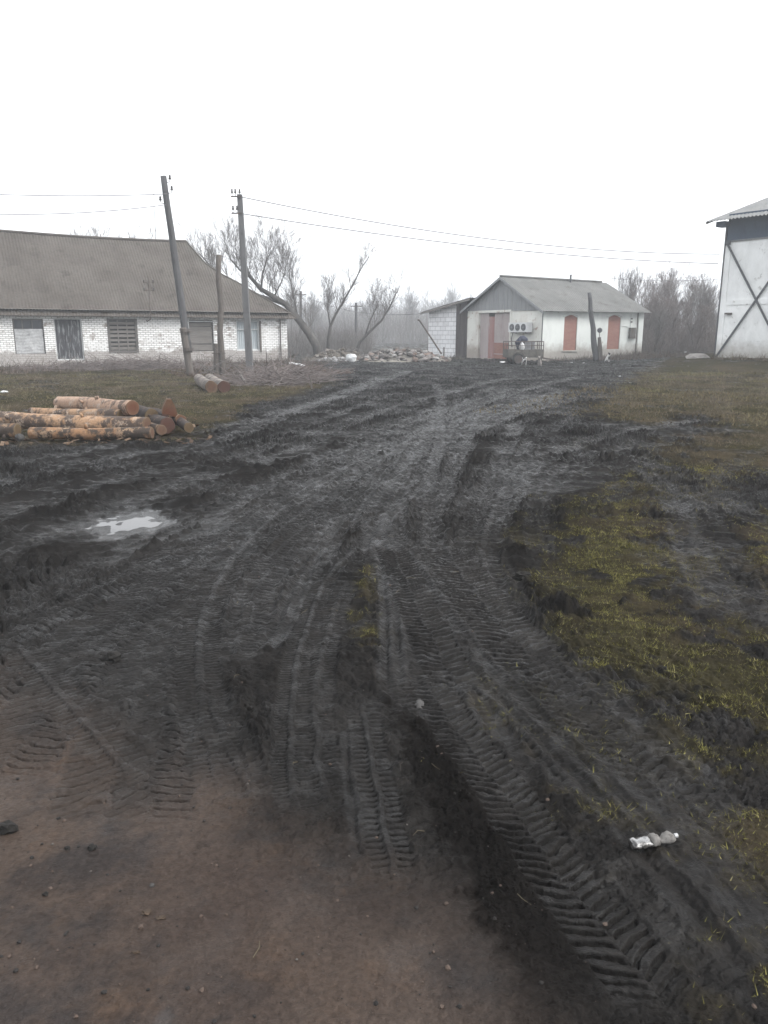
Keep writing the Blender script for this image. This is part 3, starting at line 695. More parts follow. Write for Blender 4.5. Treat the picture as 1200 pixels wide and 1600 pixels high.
gz_fast = gz
def make_crumbs():
    rs = np.random.RandomState(9); rng = random.Random(4); mb = MB()
    X, Y = scatter(3600, 1.35, 8, -31, 31, rs, 1.25); h, clay, gr, ch, wet = ground(X, Y)
    for x, y, z, c, k in zip(X, Y, h, clay, ch):
        if rng.random() > .25+.75*c+.4*k: continue
        r = .0014+.0065*rng.random()**5
        t = rng.random()
        mb.cur = (.02,.018,.017) if t < .55 else ((.085,.062,.05) if t < .9 else (.11,.10,.092))
        mb.blob((x, y, z+r*.3), r*(1.0 if t < .9 else .6), rng, 1, (1,1,.75), .3)
    for _ in range(28):
        x, y = scatter(1, 1.4, 7, -29, 29, rs); x, y = float(x[0]), float(y[0]); z = gz_fast(x, y); a = rng.uniform(0, 6.28); L = rng.uniform(.02, .09); mb.cur = (.12,.10,.065) if rng.random() < .6 else (.05,.042,.034)
        mb.tube([(x, y, z+.004), (x+L*.5*math.cos(a), y+L*.5*math.sin(a), z+.011), (x+L*math.cos(a+.3), y+L*math.sin(a+.3), z+.005)], [.0014, .0012, .0007], 4)
    o = mb.build('soil_crumbs', M['crumb'], tone=True); tag(o, 'small soil crumbs and grit strewn over the mud', kind='stuff')
make_crumbs()

# ------------------------------------------------------------------ corrugated sheet
def corrugated(mb, fn, s0, s1, t0, t1, wave=.15, amp=.024, per=6, rows=12, sheet=1.5, smax=None, smin=None, L=5.0):
    """fn(s,t) -> (point, normal); s runs along the eaves, t from ridge (0) to eaves (1)"""
    ns = int((s1-s0)/wave*per); grid = []
    ts = []
    for r in range(rows+1): ts.append(t0+(t1-t0)*r/rows)
    for t in ts:
        row = []
        hi = smax(t) if smax else s1; lo = smin(t) if smin else s0
        for i in range(ns+1):
            s = min(max(s0+(s1-s0)*i/ns, lo), hi); p, nrm = fn(s, t)
            k = t*L/sheet if sheet else 0; lap = .018*(k-math.floor(k)) if sheet else 0
            row.append(mb.vert(p+nrm*(amp*math.cos(2*math.pi*s/wave)+lap)))
        grid.append((row, hi, lo))
    for a in range(rows):
        (r0, h0, l0), (r1, h1, l1) = grid[a], grid[a+1]
        for i in range(ns):
            s = s0+(s1-s0)*i/ns
            if s >= max(h0, h1) or s+(s1-s0)/ns <= min(l0, l1): continue
            mb.f.append((r0[i], r1[i], r1[i+1], r0[i+1]))

# ------------------------------------------------------------------ long white house
def wall_panels(mb, P, e, n, s0, s1, z0, ztop, th, openings):
    """front wall with rectangular openings; ztop(s)"""
    cuts = sorted({s0, s1, *[o[0] for o in openings], *[o[1] for o in openings]})
    for a, b in zip(cuts[:-1], cuts[1:]):
        if b-a < 1e-4: continue
        m = (a+b)/2; op = [o for o in openings if o[0] < m < o[1]]
        spans = [(z0, None)]
        if op: spans = [(z0, op[0][2]), (op[0][3], None)]
        for lo, hi in spans:
            q = []
            for s, z in ((a, lo), (b, lo), (b, hi if hi is not None else ztop(b)), (a, hi if hi is not None else ztop(a))): q.append(P+e*s+V((0,0,z)))
            mb.face(*q); mb.face(*[p+n*th for p in reversed(q)])
    for (a, b, lo, hi) in openings:
        c = [P+e*a+Z*lo, P+e*b+Z*lo, P+e*b+Z*hi, P+e*a+Z*hi]
        for i in range(4):
            p, q = c[i], c[(i+1) % 4]; mb.face(p, p+n*th, q+n*th, q)

def build_house():
    PR = V((gx(450, 46), 46, 0)); PL = V((gx(0, 38.5), 38.5, 0)); e = (PR-PL).normalized(); n = V((-e.y, e.x, 0))
    Lf = (PR-PL).length; s0, s1 = -9.0, Lf; half = 4.3; zb = -.15
    P = PL
    ze0 = zat(481.5, PL.x, PL.y); ze1 = zat(488.5, PR.x, PR.y)
    ztop = lambda s: ze0+(ze1-ze0)*s/Lf
    th = thing('brick_house', 'long low whitewashed brick house with a sagging dark corrugated hip roof', 'house', (PL.x, PL.y, 0))
    def span(x0, x1, y0, y1):
        a, b = on_line(x0, P, e), on_line(x1, P, e); m = (a+b)/2; q = P+e*m
        return (a, b, max(zat(y1, q.x, q.y), .12), zat(y0, q.x, q.y))
    ops = [span(21,69,498,553), span(85,129,497,563), span(169,214,497,550), span(296,334,500,549), span(369,406,500,548)]
    uvf = lambda q, nr: ((V(q)-P).dot(e) if abs(nr.dot(n)) > .5 else (V(q)-P).dot(n)+.05, q[2])
    mb = MB(); wall_panels(mb, P, e, n, s0, s1, zb, ztop, .42, ops)
    for s in (s0, s1):                                   # end walls and back wall
        q = [P+e*s+n*.0+Z*zb, P+e*s+n*2*half+Z*zb, P+e*s+n*2*half+Z*ztop(s), P+e*s+Z*ztop(s)]
        mb.face(*(q if s == s1 else q[::-1]))
    mb.face(P+e*s1+n*2*half+Z*zb, P+e*s0+n*2*half+Z*zb, P+e*s0+n*2*half+Z*ztop(s0), P+e*s1+n*2*half+Z*ztop(s1))
    # cornice courses and dentils
    mb.box(P+e*s0-n*.07+Z*(ztop(s0)-.20), e*(s1-s0)+Z*(ztop(s1)-ztop(s0)), n*.07, Z*.17)
    mb.box(P+e*s0-n*.045+Z*(ztop(s0)-.42), e*(s1-s0)+Z*(ztop(s1)-ztop(s0)), n*.045, Z*.07)
    s = s0
    while s < s1-.2:
        mb.box(P+e*s-n*.055+Z*(ztop(s)-.30), e*.13, n*.055, Z*.098); s += .27
    mb.build('wall', M['brick'], th, uvf)
    # dark panel behind the openings, its near-black colour painted in for indoor shade
    mb = MB(); mb.box(P+e*(s0+.2)+n*.75+Z*0, e*(s1-s0-.4), n*.05, Z*(2.6)); mb.build('shade_panel', M['indoor_shade'], th)
    # roof
    rd = n*half
    sr = on_line(299, P+rd, e); q = P+rd+e*sr; zr1 = zat(377, q.x, q.y)
    s00 = on_line(0, P+rd, e); q = P+rd+e*s00; zr0 = zat(360, q.x, q.y)
    def zridge(s):
        k = (s-s00)/(sr-s00); return zr0+(zr1-zr0)*k-.10*math.sin(math.pi*min(max(k*.9, 0), 1))*1.0
    ov = .40; te = 1+ov/half
    zdrop = lambda s: ztop(s)+.03
    def front(s, t):
        zr = zridge(s); ze = zdrop(s); z = zr+(ze-zr)*t
        p = P+e*s+n*(half*(1-t))+Z*z
        nr = (e.cross(-n*half+Z*(ze-zr))).normalized(); nr = nr if nr.z > 0 else -nr
        return p, nr
    prof = [(0,0),(.21,.087),(.345,.153),(.48,.30),(.59,.467),(.755,.667),(1,1),(1.2,1.17)]
    send = s1+.12
    def hip(t):
        for (a, b), (c, d) in zip(prof[:-1], prof[1:]):
            if a <= t <= c: return sr+(send-sr)*(b+(d-b)*(t-a)/(c-a))
        return send
    mb = MB(); corrugated(mb, front, s0-.4, send+.5, 0, te, amp=.011, rows=30, sheet=1.45, smax=hip, L=6.1)
    def back(s, t):
        p, nr = front(s, t); d = (p-P).dot(n); m = nr.dot(n); return p+n*2*(half-d), nr-n*2*m
    corrugated(mb, back, s0-.4, send+.5, 0, te, rows=14, sheet=0, smax=hip, per=3, L=6.1)
    rf = mb.build('roof', M['roof_old'], th, smooth=True)
    # end slope between the two hips, ridge and hip caps
    mb = MB(); N = 16
    for i in range(N):
        t0, t1 = te*i/N, te*(i+1)/N
        a, b = front(hip(t0), t0)[0], front(hip(t1), t1)[0]; c, d = back(hip(t1), t1)[0], back(hip(t0), t0)[0]
        mb.face(a, b, c, d)
    mb.build('end_slope', M['roof_old'], rf)
    mb = MB(); pts = [front(s0-.4+(sr-s0+.4)*k/24, 0)[0]+Z*.03 for k in range(25)]; mb.tube(pts, .075, 8)
    mb.build('ridge_cap', M['roof_old'], rf)
    mb = MB(); pts = [front(hip(te*k/20), te*k/20)[0]+Z*.02 for k in range(21)]; mb.tube(pts, .05, 6); mb.build('hip_cap', M['roof_old'], rf)
    # soffit board
    mb = MB(); mb.box(P+e*(s0-.3)-n*.36+Z*(ztop(s0)-.02), e*(s1-s0+.4)+Z*(ztop(s1)-ztop(s0)), n*.30, Z*.03); mb.build('eaves_board', M['wood_grey'], th)
    def at(s, dn, z): return P+e*s+n*dn+Z*z
    def frame(mb, a, b, lo, hi, w=.07, d=.05, dn=.10):
        mb.box(at(a+.003, dn, lo), e*w, n*d, Z*(hi-lo)); mb.box(at(b-.003-w, dn, lo), e*w, n*d, Z*(hi-lo))
        mb.box(at(a+w+.004, dn+.003, hi-w-.003), e*(b-a-2*w-.008), n*(d-.006), Z*w); mb.box(at(a+w+.004, dn+.003, lo+.003), e*(b-a-2*w-.008), n*(d-.006), Z*w)
    # 1: dark panes above, plastic sheeting below
    a, b, lo, hi = ops[0]; zs = lo+(hi-lo)*.70
    mb = MB(); frame(mb, a, b, lo, hi); mb.box(at(a+.075, .104, zs-.03), e*(b-a-.15), n*.04, Z*.06)
    for k in (.30, .62): mb.box(at(a+(b-a)*k, .107, zs+.03), e*.045, n*.035, Z*(hi-zs-.105))
    wn = mb.build('window', M['frame_wood'], th); wn['label'] = 'window with dark panes above a sagging plastic sheet'
    mb = MB(); mb.box(at(a+.07, .13, zs), e*(b-a-.14), n*.012, Z*(hi-zs-.06)); mb.build('pane', M['glass'], wn)
    mb = MB(); NX, NZ = 22, 26
    g = [[mb.vert(at(a+.05+(b-a-.10)*i/NX, .085-.012*math.sin(9.1*j/NZ+2.0*math.sin(i*.5))-.008*math.sin(j*1.9+1.5*math.sin(i*.28)), lo+.02+(zs-lo)*j/NZ)) for i in range(NX+1)] for j in range(NZ+1)]
    for j in range(NZ):
        for i in range(NX): mb.f.append((g[j][i], g[j][i+1], g[j+1][i+1], g[j+1][i]))
    mb.build('plastic_sheet', M['plastic_sheet'], wn, smooth=True)
    # 2: peeling double door
    a, b, lo, hi = ops[1]
    mb = MB(); frame(mb, a, b, lo, hi, .06)
    dr = mb.build('door_frame', M['white_frame'], th)
    for k in (0, 1):
        mb = MB(); x0 = a+.07+(b-a-.14)*(.5*k)+.006; wl = (b-a-.14)*.5-.012; npk = 4
        for i in range(npk): mb.box(at(x0+wl*i/npk, .105+.010*(i % 2), lo+.01), e*(wl/npk-.008), n*.035, Z*(hi-lo-.09-.03*((i*7+k*3) % 3)))
        lf = mb.build('door_leaf', M['door_paint'], th)
        if k == 1:
            mb = MB(); mb.cbox(at(x0+.06, .085, lo+1.0), e*.012, n*.02, Z*.07); mb.build('handle', M['iron'], lf)
    # 3: slatted shutter
    a, b, lo, hi = ops[2]
    mb = MB(); frame(mb, a-.03, b+.03, lo-.03, hi, .12, .06, -.035); wn = mb.build('window', M['frame_wood'], th); wn['label'] = 'window with gapped wooden slats nailed over it'
    mb = MB(); ns = 7
    for i in range(ns):
        z = lo+.12+(hi-lo-.24)*i/ns; mb.box(at(a+.08, .02+.004*(i % 2), z), e*(b-a-.16), n*.025, Z*((hi-lo-.24)/ns*(.62 if i % 3 else .72)))
    for k in (.34, .66): mb.box(at(a+(b-a)*k-.03, -.008, lo+.095), e*.06, n*.026, Z*(hi-lo-.19))
    mb.build('slat_shutter', M['plank_h'], wn)
    # 4: boards right across
    a, b, lo, hi = ops[3]
    mb = MB(); frame(mb, a, b, lo, hi, .06); wn = mb.build('window', M['frame_wood'], th); wn['label'] = 'window boarded right across with grey planks'
    mb = MB(); ns = 8; rg = random.Random(2)
    for i in range(ns):
        z = lo+.03+(hi-lo-.18)*i/ns; dz = rg.uniform(-.012, .012)
        mb.box(at(a+.03, .06+.008*(i % 2), z+dz), e*(b-a-.12)+Z*rg.uniform(-.02, .02), n*.025, Z*((hi-lo-.18)/ns*.95))
    mb.build('board_panel', M['plank_h'], wn)
    mb = MB(); mb.box(at(a+.02, .03, hi-.10), e*(b-a-.04), n*.02, Z*.05); mb.build('top_batten', M['white_frame'], wn)
    # 5: curtained window
    a, b, lo, hi = ops[4]
    mb = MB(); frame(mb, a, b, lo, hi, .09); mb.box(at((a+b)/2-.035, .102, lo+.095), e*.07, n*.045, Z*(hi-lo-.19)); mb.box(at(a+.095, .106, lo+(hi-lo)*.68), e*(b-a-.19), n*.036, Z*.05)
    wn = mb.build('window', M['white_frame'], th); wn['label'] = 'white framed window with pale blue curtains'
    mb = MB(); NX = 60
    for k in range(NX):
        s = lambda i: at(a+.08+(b-a-.16)*i/NX, .20+.02*math.sin(i*1.1), lo+.05)
        mb.face(s(k), s(k+1), s(k+1)+Z*(hi-lo-.1), s(k)+Z*(hi-lo-.1))
    mb.build('curtain', M['curtain'], wn, smooth=True)
    mb = MB(); mb.box(at(b-.02, -.03, lo-.1), e*.10, n*.06, Z*(hi-lo+.05)); mb.build('shutter_leaf', M['wood_brown'], wn)
    # cable mast through the eaves, with insulators
    sm = on_line(235.5, P-n*.25, e); q = P+e*sm-n*.25; zt = zat(432, q.x, q.y)
    mb = MB(); mb.tube([at(sm-.12, -.02, ztop(sm)-.52), at(sm-.12, -.16, ztop(sm)-.56), at(sm, -.50, ztop(sm)-.45), at(sm, -.50, zt)], .028, 6)
    cm = mb.build('cable_mast', M['iron'], th)
    for k, dz in ((0, .35), (1, .75)): mb = MB(); mb.box(at(sm-.28, -.52, zt-dz), e*.56, n*.03, Z*.04); mb.build('cross_bar', M['iron'], cm)
    for k, dz in ((-1,.33),(1,.33),(-1,.73),(1,.73)):
        mb = MB(); c = at(sm+.24*k, -.50, zt-dz+.02); mb.tube([c, c+Z*.06, c+Z*.07, c+Z*.13, c+Z*.15], [.035,.05,.03,.045,.01], 7); mb.build('insulator', M['insulator'], cm)
    # antenna on the ridge
    sa = on_line(252.5, P+rd*1.15, e); q = P+e*sa+n*half*1.15; base = V((q.x, q.y, zridge(sa)-.3))
    top = pt(239, 286, q.y); t2 = pt(247, 328, q.y)
    mb = MB(); mb.tube([base, top], [.022,.012], 5); mb.tube([base+V((.05,0,.9)), t2+V((.1,0,.2))], [.012,.008], 4); mb.build('antenna', M['steel_dark'], rf)
    # drain pipe
    sp = on_line(438, P-n*.06, e); mb = MB(); mb.tube([at(sp, -.08, ztop(sp)-.3), at(sp, -.08, .15)], .035, 6); mb.build('drain_pipe', M['iron'], th)
build_house()

# ------------------------------------------------------------------ poles and wires
def insulator_on(mb_h, parent, c, d):
    """hook and porcelain cup at c pointing along d from the pole"""
    c, d = V(c), V(d).normalized()
    mb = MB(); mb.tube([c, c+d*.16, c+d*.20+Z*.06, c+d*.20+Z*.12], .013, 5); hk = mb.build('hook', M['iron'], parent)
    t = c+d*.20+Z*.10; mb = MB(); mb.tube([t, t+Z*.05, t+Z*.06, t+Z*.13, t+Z*.16], [.05,.058,.036,.046,.015], 8); mb.build('insulator', M['insulator'], hk)

def build_poles():
    # leaning spliced pole
    Y = 31.0; x = gx(301, Y); b = V((x, Y, mz(x, Y)-.2)); top = pt(255, 275, Y-.2); mid = pt(294.5, 551, Y+.0)
    th = thing('utility_pole', 'tall grey wooden utility pole leaning left, wired to a shorter brown post at its foot', 'utility pole', (b.x, b.y, 0))
    mb = MB(); k = 12; mb.tube([mid+(top-mid)*i/k+V((.006*math.sin(i*1.7), 0, 0)) for i in range(k+1)], [.155-.04*i/k for i in range(k+1)], 12); sh = mb.build('pole_shaft', M['wood_pole'], th, smooth=True)
    t2 = pt(288.5, 512, Y+.1)+V((.0,-.26,0)); mb = MB(); bb = b+V((.0,-.24,0)); mb.tube([bb+(t2-bb)*i/6 for i in range(7)], [.15,.15,.145,.145,.14,.135,.13], 12); mb.build('splice_post', M['wood_brown'], th, smooth=True)
    for py in (519, 548):
        c = pt(289.5+(py-519)*.17, py, Y-.12); mb = MB()
        for dz in (0, .05, .1): mb.tube([c+V((.20*math.cos(a*.5236), .32*math.sin(a*.5236), dz)) for a in range(13)], .016, 5)
        mb.build('wire_tie', M['iron'], th)
    for px, py, d in ((259.5, 285, (1,-.2,0)), (262.5, 302, (1,-.2,0)), (258, 318, (-1,-.2,0))):
        c = pt(px-(1.5 if d[0] > 0 else -1.5), py, Y-.2); insulator_on(None, th, c, d)
    LP = top
    # straight concrete pole
    Y = 32.5; x = gx(391, Y); b = V((x, Y, mz(x, Y)-.2)); top = pt(374.5, 304, Y)
    th = thing('utility_pole', 'tall pale square concrete utility pole with pin insulators at its top', 'utility pole', (b.x, b.y, 0))
    mb = MB(); a0, a1 = .14, .095
    q0 = [b+V((sx*a0, sy*a0, 0)) for sx, sy in ((-1,-1),(1,-1),(1,1),(-1,1))]; q1 = [top+V((sx*a1, sy*a1, 0)) for sx, sy in ((-1,-1),(1,-1),(1,1),(-1,1))]
    mb.face(*q1); mb.face(*q0[::-1])
    for i in range(4): mb.face(q0[i], q0[(i+1) % 4], q1[(i+1) % 4], q1[i])
    mb.build('pole_shaft', M['concrete_pole'], th)
    for py, xs in ((307, (-.30,-.17,.0)), (333, (-.30,-.14))):
        c = pt(374.5+(py-304)*.06, py, Y-.11); mb = MB(); mb.box(c+V((-.36,-.02,-.03)), (.44,0,0), (0,.03,0), (0,0,.05)); ar = mb.build('cross_arm', M['iron'], th)
        for xx in xs:
            t = c+V((xx, -.005, .02)); mb = MB(); mb.tube([t, t+Z*.09, t+Z*.10, t+Z*.16, t+Z*.17, t+Z*.24, t+Z*.26], [.012,.012,.045,.05,.03,.04,.012], 7); mb.build('insulator', M['insulator'], ar)
    CT = top
    # short cut-off post with a stub beside it
    Y = 31.5; x = gx(347, Y); b = V((x, Y, mz(x, Y)-.2)); top = pt(341.5, 398, Y)
    th = thing('wooden_post', 'rough cut off wooden post bound to a short stub, between the two utility poles', 'post', (b.x, b.y, 0))
    mb = MB(); k = 10; mb.tube([b+(top-b)*i/k+V((.035*math.sin(i*1.3), .02*math.cos(i*2.1), 0)) for i in range(k+1)], [.13-.03*i/k+.008*math.sin(i*2.7) for i in range(k+1)], 10); mb.build('post_shaft', M['wood_brown'], th, smooth=True)
    s0 = b+V((-.22,-.05,0)); s1 = pt(341.5, 537, Y-.05)+V((-.1,0,0)); mb = MB(); mb.tube([s0, s0.lerp(s1,.5), s1], [.11,.11,.10], 10); mb.build('stub_post', M['wood_brown'], th)
    c = pt(344, 552, Y); mb = MB(); mb.tube([c+V((.27*math.cos(a*.5236)-.06, .17*math.sin(a*.5236), 0)) for a in range(13)], .014, 5); mb.build('wire_tie', M['iron'], th)
    # pole before the workshop, with its stub
    Y = 45.5; x = gx(932, Y); zb = mz(x, Y); b = V((x, Y, zb-.2)); top = pt(920.5, 457, Y)
    th = thing('wooden_post', 'leaning grey post with a dark stub at its foot, before the workshop side wall', 'post', (b.x, b.y, 0))
    mb = MB(); k = 8; mb.tube([b+(top-b)*i/k+V((.03*math.sin(i*1.9), 0, 0)) for i in range(k+1)], [.19-.085*i/k for i in range(k+1)], 10); mb.build('post_shaft', M['wood_pole'], th, smooth=True)
    s0 = b+V((.22,-.1,0)); s1 = pt(933, 527, Y)+V((.1,-.1,0)); mb = MB(); mb.tube([s0, s0.lerp(s1,.6), s1], [.15,.14,.09], 8); mb.build('stub_post', M['wood_brown'], th)
    # round lamp on a thin stake beside it
    x = gx(936, Y+.5); zb = mz(x, Y+.5); t = pt(937, 516, Y+.5)
    th = thing('stake_lamp', 'small round dark lamp head on a thin stake by the workshop wall', 'lamp', (x, Y+.5, zb))
    mb = MB(); mb.tube([(x, Y+.5, zb-.1), t-Z*.15], .022, 6); mb.build('stake', M['wood_grey'], th)
    mb = MB(); mb.tube([t+V((0,.05,0)), t+V((0,-.02,0)), t+V((0,-.08,0))], [.13,.15,.10], 12); mb.build('lamp_head', M['steel_dark'], th)
    # two poles far back in the haze
    for px, y0, yb, lab in ((470, 455, 545, 'faint grey pole in the haze just behind the leaning willow trunk'), (556.5, 473, 545, 'faint grey pole in the haze behind the forked leaning tree')):
        Y = 72; x = gx(px, Y); t = pt(px, y0, Y); th = thing('utility_pole', lab, 'utility pole', (x, Y, 0))
        mb = MB(); mb.tube([(x, Y, mz(x, Y)-.3), t], [.15,.11], 8); mb.build('pole_shaft', M['wood_pole'], th)
        mb = MB(); mb.box(t+V((-.5,-.14,-.35)), (1.0,0,0), (0,.05,0), (0,0,.08)); mb.build('cross_arm', M['iron'], th)
    # wires
    def wire(p, q, sag, label, r=.014):
        p, q = V(p), V(q); mb = MB(); N = 40
        mb.tube([p.lerp(q, i/N)-Z*sag*4*(i/N)*(1-i/N) for i in range(N+1)], r, 4); tag(mb.build('power_line', M['wire']), label, 'wire', 'power lines over the yard')
    wire(pt(-160, 296, 27), pt(262, 303, 30.6), .12, 'upper wire leading left from the leaning pole over the house roof')
    wire(pt(-160, 326, 27), pt(259, 320, 30.6), .25, 'lower wire leading left from the leaning pole over the house roof')
    E = 43.6
    wire(pt(374, 307, 32.4), pt(1125, 397, E), .55, 'higher of the two wires sagging from the concrete pole to the big shed', .019)
    wire(pt(373, 333, 32.4), pt(1122, 412, E), .35, 'lower of the two wires sagging from the concrete pole to the big shed', .019)
    wire(pt(470, 460, 72), pt(668, 489, 53.5), .7, 'thin faint wire low in the haze between the far pole and the workshop', .017)
    wire(pt(888, 428, 53), pt(1122, 437, 44), .2, 'thin wire from the workshop roof pipe to the big shed', .011)
build_poles()

# ------------------------------------------------------------------ workshop with lean-to
def build_workshop():
    A = R(32); e = V((math.cos(A), math.sin(A), 0)); f = V((-math.sin(A), math.cos(A), 0))     # along side wall, along front
    Cn = V((gx(845, 46.8), 46.8, 0)); zb = -.1
    Ls = on_line(1003, Cn, e); Lf = on_line(730, Cn, f)
    S = Cn+e*Ls; G = Cn+f*Lf
    zc = zat(482, Cn.x, Cn.y); zs = zat(485, S.x, S.y); zg = zat(483, G.x, G.y); zg = min(zg, zc+.25)
    th = thing('workshop', 'small pale plastered workshop with a grey gable roof and bricked up windows', 'building', (Cn.x, Cn.y, 0))
    uvs = lambda q, nr: ((V(q)-Cn).dot(e)+(V(q)-Cn).dot(f), q[2])
    # side wall with two arched bricked-up openings
    def sspan(x0, x1, y0, y1):
        a, b = on_line(x0, Cn, e), on_line(x1, Cn, e); q = Cn+e*((a+b)/2); return (a, b, zat(y1, q.x, q.y), zat(y0, q.x, q.y))
    so_ = [sspan(881,901.5,492,547.5), sspan(949.5,969,492.5,545.5)]
    ztop = lambda s: zc+(zs-zc)*s/Ls
    mb = MB(); wall_panels(mb, Cn, e, f, 0, Ls, zb, ztop, .35, so_)
    mb.face(S+Z*zb, S+f*Lf+Z*zb, S+f*Lf+Z*zs, S+Z*zs); mb.face(S+f*Lf+Z*zb, G+Z*zb, G+Z*zg, S+f*Lf+Z*zs)
    # corner pilaster
    mb.box(Cn+e*(Ls-.42)-f*.05+Z*zb, e*.45, f*.05, Z*(zs-zb-.02))
    mb.build('wall', M['plaster'], th)
    for k, (a, b, lo, hi) in enumerate(so_):
        mb = MB(); N = 10; r = .16
        pts = [Cn+e*a+f*.05+Z*lo, Cn+e*b+f*.05+Z*lo]+[Cn+e*(b-(b-a)*i/N)+f*.05+Z*(hi-r+r*math.sin(math.pi*i/N)) for i in range(N+1)]
        mb.face(*pts); pb = [p+f*.2 for p in pts]
        for i in range(len(pts)): mb.face(pts[(i+1) % len(pts)], pts[i], pb[i], pb[(i+1) % len(pts)])
        wn = mb.build('bricked_window', M['brick_red'], th, uvs)
        mb = MB()                                        # plaster spandrels and the raised arch above
        for sgn in (0, 1):
            q = [Cn+e*(a if sgn == 0 else b)+f*.03+Z*hi]
            arc = [Cn+e*(b-(b-a)*i/N)+f*.03+Z*(hi-r+r*math.sin(math.pi*i/N)) for i in range(N//2, N+1)] if sgn == 0 else [Cn+e*(b-(b-a)*i/N)+f*.03+Z*(hi-r+r*math.sin(math.pi*i/N)) for i in range(0, N//2+1)]
            mb.face(*(q+arc))
        mb.tube([Cn+e*(b+.1-(b-a+.2)*i/N)-f*.01+Z*(hi-r+.07+r*math.sin(math.pi*i/N)) for i in range(N+1)], .045, 6)
        mb.build('arch_trim', M['plaster'], wn)
        if k == 0: mb = MB(); mb.box(Cn+e*(a-.1)-f*.06+Z*(lo-.07), e*(b-a+.2), f*.06, Z*.06); mb.build('sill', M['plaster'], wn)
    # front wall with gate
    ff = lambda px: on_line(px, Cn, f)
    gspan = (ff(796.5), ff(748), .02, None); q = Cn+f*ff(772); gtop = zat(489, q.x, q.y)
    ztf = lambda s: zc+(zg-zc)*s/Lf
    mb = MB(); wall_panels(mb, Cn, f, e, 0, Lf, zb, ztf, .35, [(gspan[0], gspan[1], .02, gtop)])
    mb.v = mb.v; mb.build('front_wall', M['plaster_front'], th)
    # gate: frame, two leaves, rust stripe
    a, b = gspan[0], gspan[1]
    mb = MB(); mb.box(Cn+f*(a-.12)-e*.05+Z*.02, f*.12, e*.05, Z*gtop); mb.box(Cn+f*b-e*.05+Z*.02, f*.12, e*.05, Z*gtop); mb.box(Cn+f*(a-.12)-e*.053+Z*(gtop+.03), f*(b-a+.24), e*.05, Z*.14)
    gf = mb.build('gate_frame', M['plaster_front'], th)
    m1 = ff(770); m2 = ff(761)
    mb = MB(); mb.box(Cn+f*(a+.01)+e*.12+Z*.03, f*(m1-a-.02), e*.05, Z*(gtop-.05))
    for zz in (.3, gtop*.5, gtop-.35): mb.box(Cn+f*(a+.06)+e*.10+Z*zz, f*(m1-a-.12), e*.019, Z*.05)
    lf = mb.build('gate_leaf', M['gate_grey'], th)
    mb = MB(); mb.box(Cn+f*(m2)+e*.12+Z*.03, f*(b-m2-.01), e*.05, Z*(gtop-.05)); mb.build('gate_leaf', M['gate_grey'], th)
    mb = MB(); mb.box(Cn+f*(m1)+e*.11+Z*.03, f*(m2-m1-.01), e*.05, Z*(gtop-.25)); o = mb.build('gate_strip', M['gate_red'], th); o['label'] = 'red rusty strip between the gate leaves'
    mb = MB(); mb.box(Cn+f*(a+.02)+e*.115+Z*.03, f*(m1-a-.04), e*.004, Z*1.0); mb.build('rust_panel', M['brick_red'], lf)
    # gable
    mid = Cn+f*(Lf/2); zap = zat(434, mid.x, mid.y)
    mb = MB(); nb = 34
    def gt(s): k = s/Lf; base = ztf(s); return zc+(zap-zc)*(k*2) if k < .5 else zg+(zap-zg)*(2-2*k)
    for i in range(nb):
        s0_, s1_ = Lf*i/nb, Lf*(i+1)/nb-.012; dn = .04+.012*(i % 2)
        h0, h1 = max(gt(s0_), ztf(s0_)+.01), max(gt(s1_), ztf(s1_)+.01)
        p = [Cn+f*s0_-e*dn+Z*(ztf(s0_)-.12), Cn+f*s1_-e*dn+Z*(ztf(s1_)-.12), Cn+f*s1_-e*dn+Z*(h1-.02), Cn+f*s0_-e*dn+Z*(h0-.02)]
        mb.face(*p[::-1]); pb = [x+e*dn*.9 for x in p]
        for j in range(4): mb.face(p[j], p[(j+1) % 4], pb[(j+1) % 4], pb[j])
    mb.build('gable', M['gable_board'], th)
    # roof: two corrugated slopes, verge boards, ridge cap
    half = Lf/2; ov = .38; te = 1+ov/half
    rs0 = -.35; rs1 = Ls+.35
    qe = mid+e*rs1; zr1 = zat(442, qe.x, qe.y)
    def slope(sgn):
        def fn(s, t):
            zr = zap+.05+(zr1-zap-.05)*max(s, 0)/rs1; ze = (zc if sgn < 0 else zg)+((zs if sgn < 0 else zs)-(zc if sgn < 0 else zg))*max(s, 0)/Ls+.05
            p = mid+e*s+f*(sgn*half*t)+Z*(zr+(ze-zr)*t)
            nr = e.cross(f*(sgn*half)+Z*(ze-zr)).normalized(); nr = nr if nr.z > 0 else -nr
            return p, nr
        return fn
    mb = MB(); fr = slope(-1); bk = slope(1)
    corrugated(mb, fr, rs0, rs1, 0, te, wave=.2, amp=.016, per=5, rows=10, sheet=1.2, L=4.5); corrugated(mb, bk, rs0, rs1, 0, te, wave=.2, amp=.016, per=4, rows=8, sheet=0, L=4.5)
    rf = mb.build('roof', M['roof_grey'], th, smooth=True)
    mb = MB(); mb.tube([fr(rs0+(rs1-.5-rs0)*k/10, 0)[0]+Z*.05 for k in range(11)], .075, 6); mb.build('ridge_cap', M['roof_grey'], rf)
    for fn in (fr, bk):
        a0, a1 = fn(rs0, 0)[0], fn(rs0, te)[0]; mb = MB(); mb.box(a0-Z*.16-e*.03, a1-a0, e*.03, Z*.15); mb.build('verge_board', M['gable_board'], rf)
    sp = on_line(888, mid-f*.3, e); c = fr(sp, .07)[0]; mb = MB(); mb.tube([c-Z*.1, c+Z*.42], .06, 8); mb.tube([c+Z*.42, c+Z*.47], .085, 8); mb.build('vent_pipe', M['steel_dark'], rf)
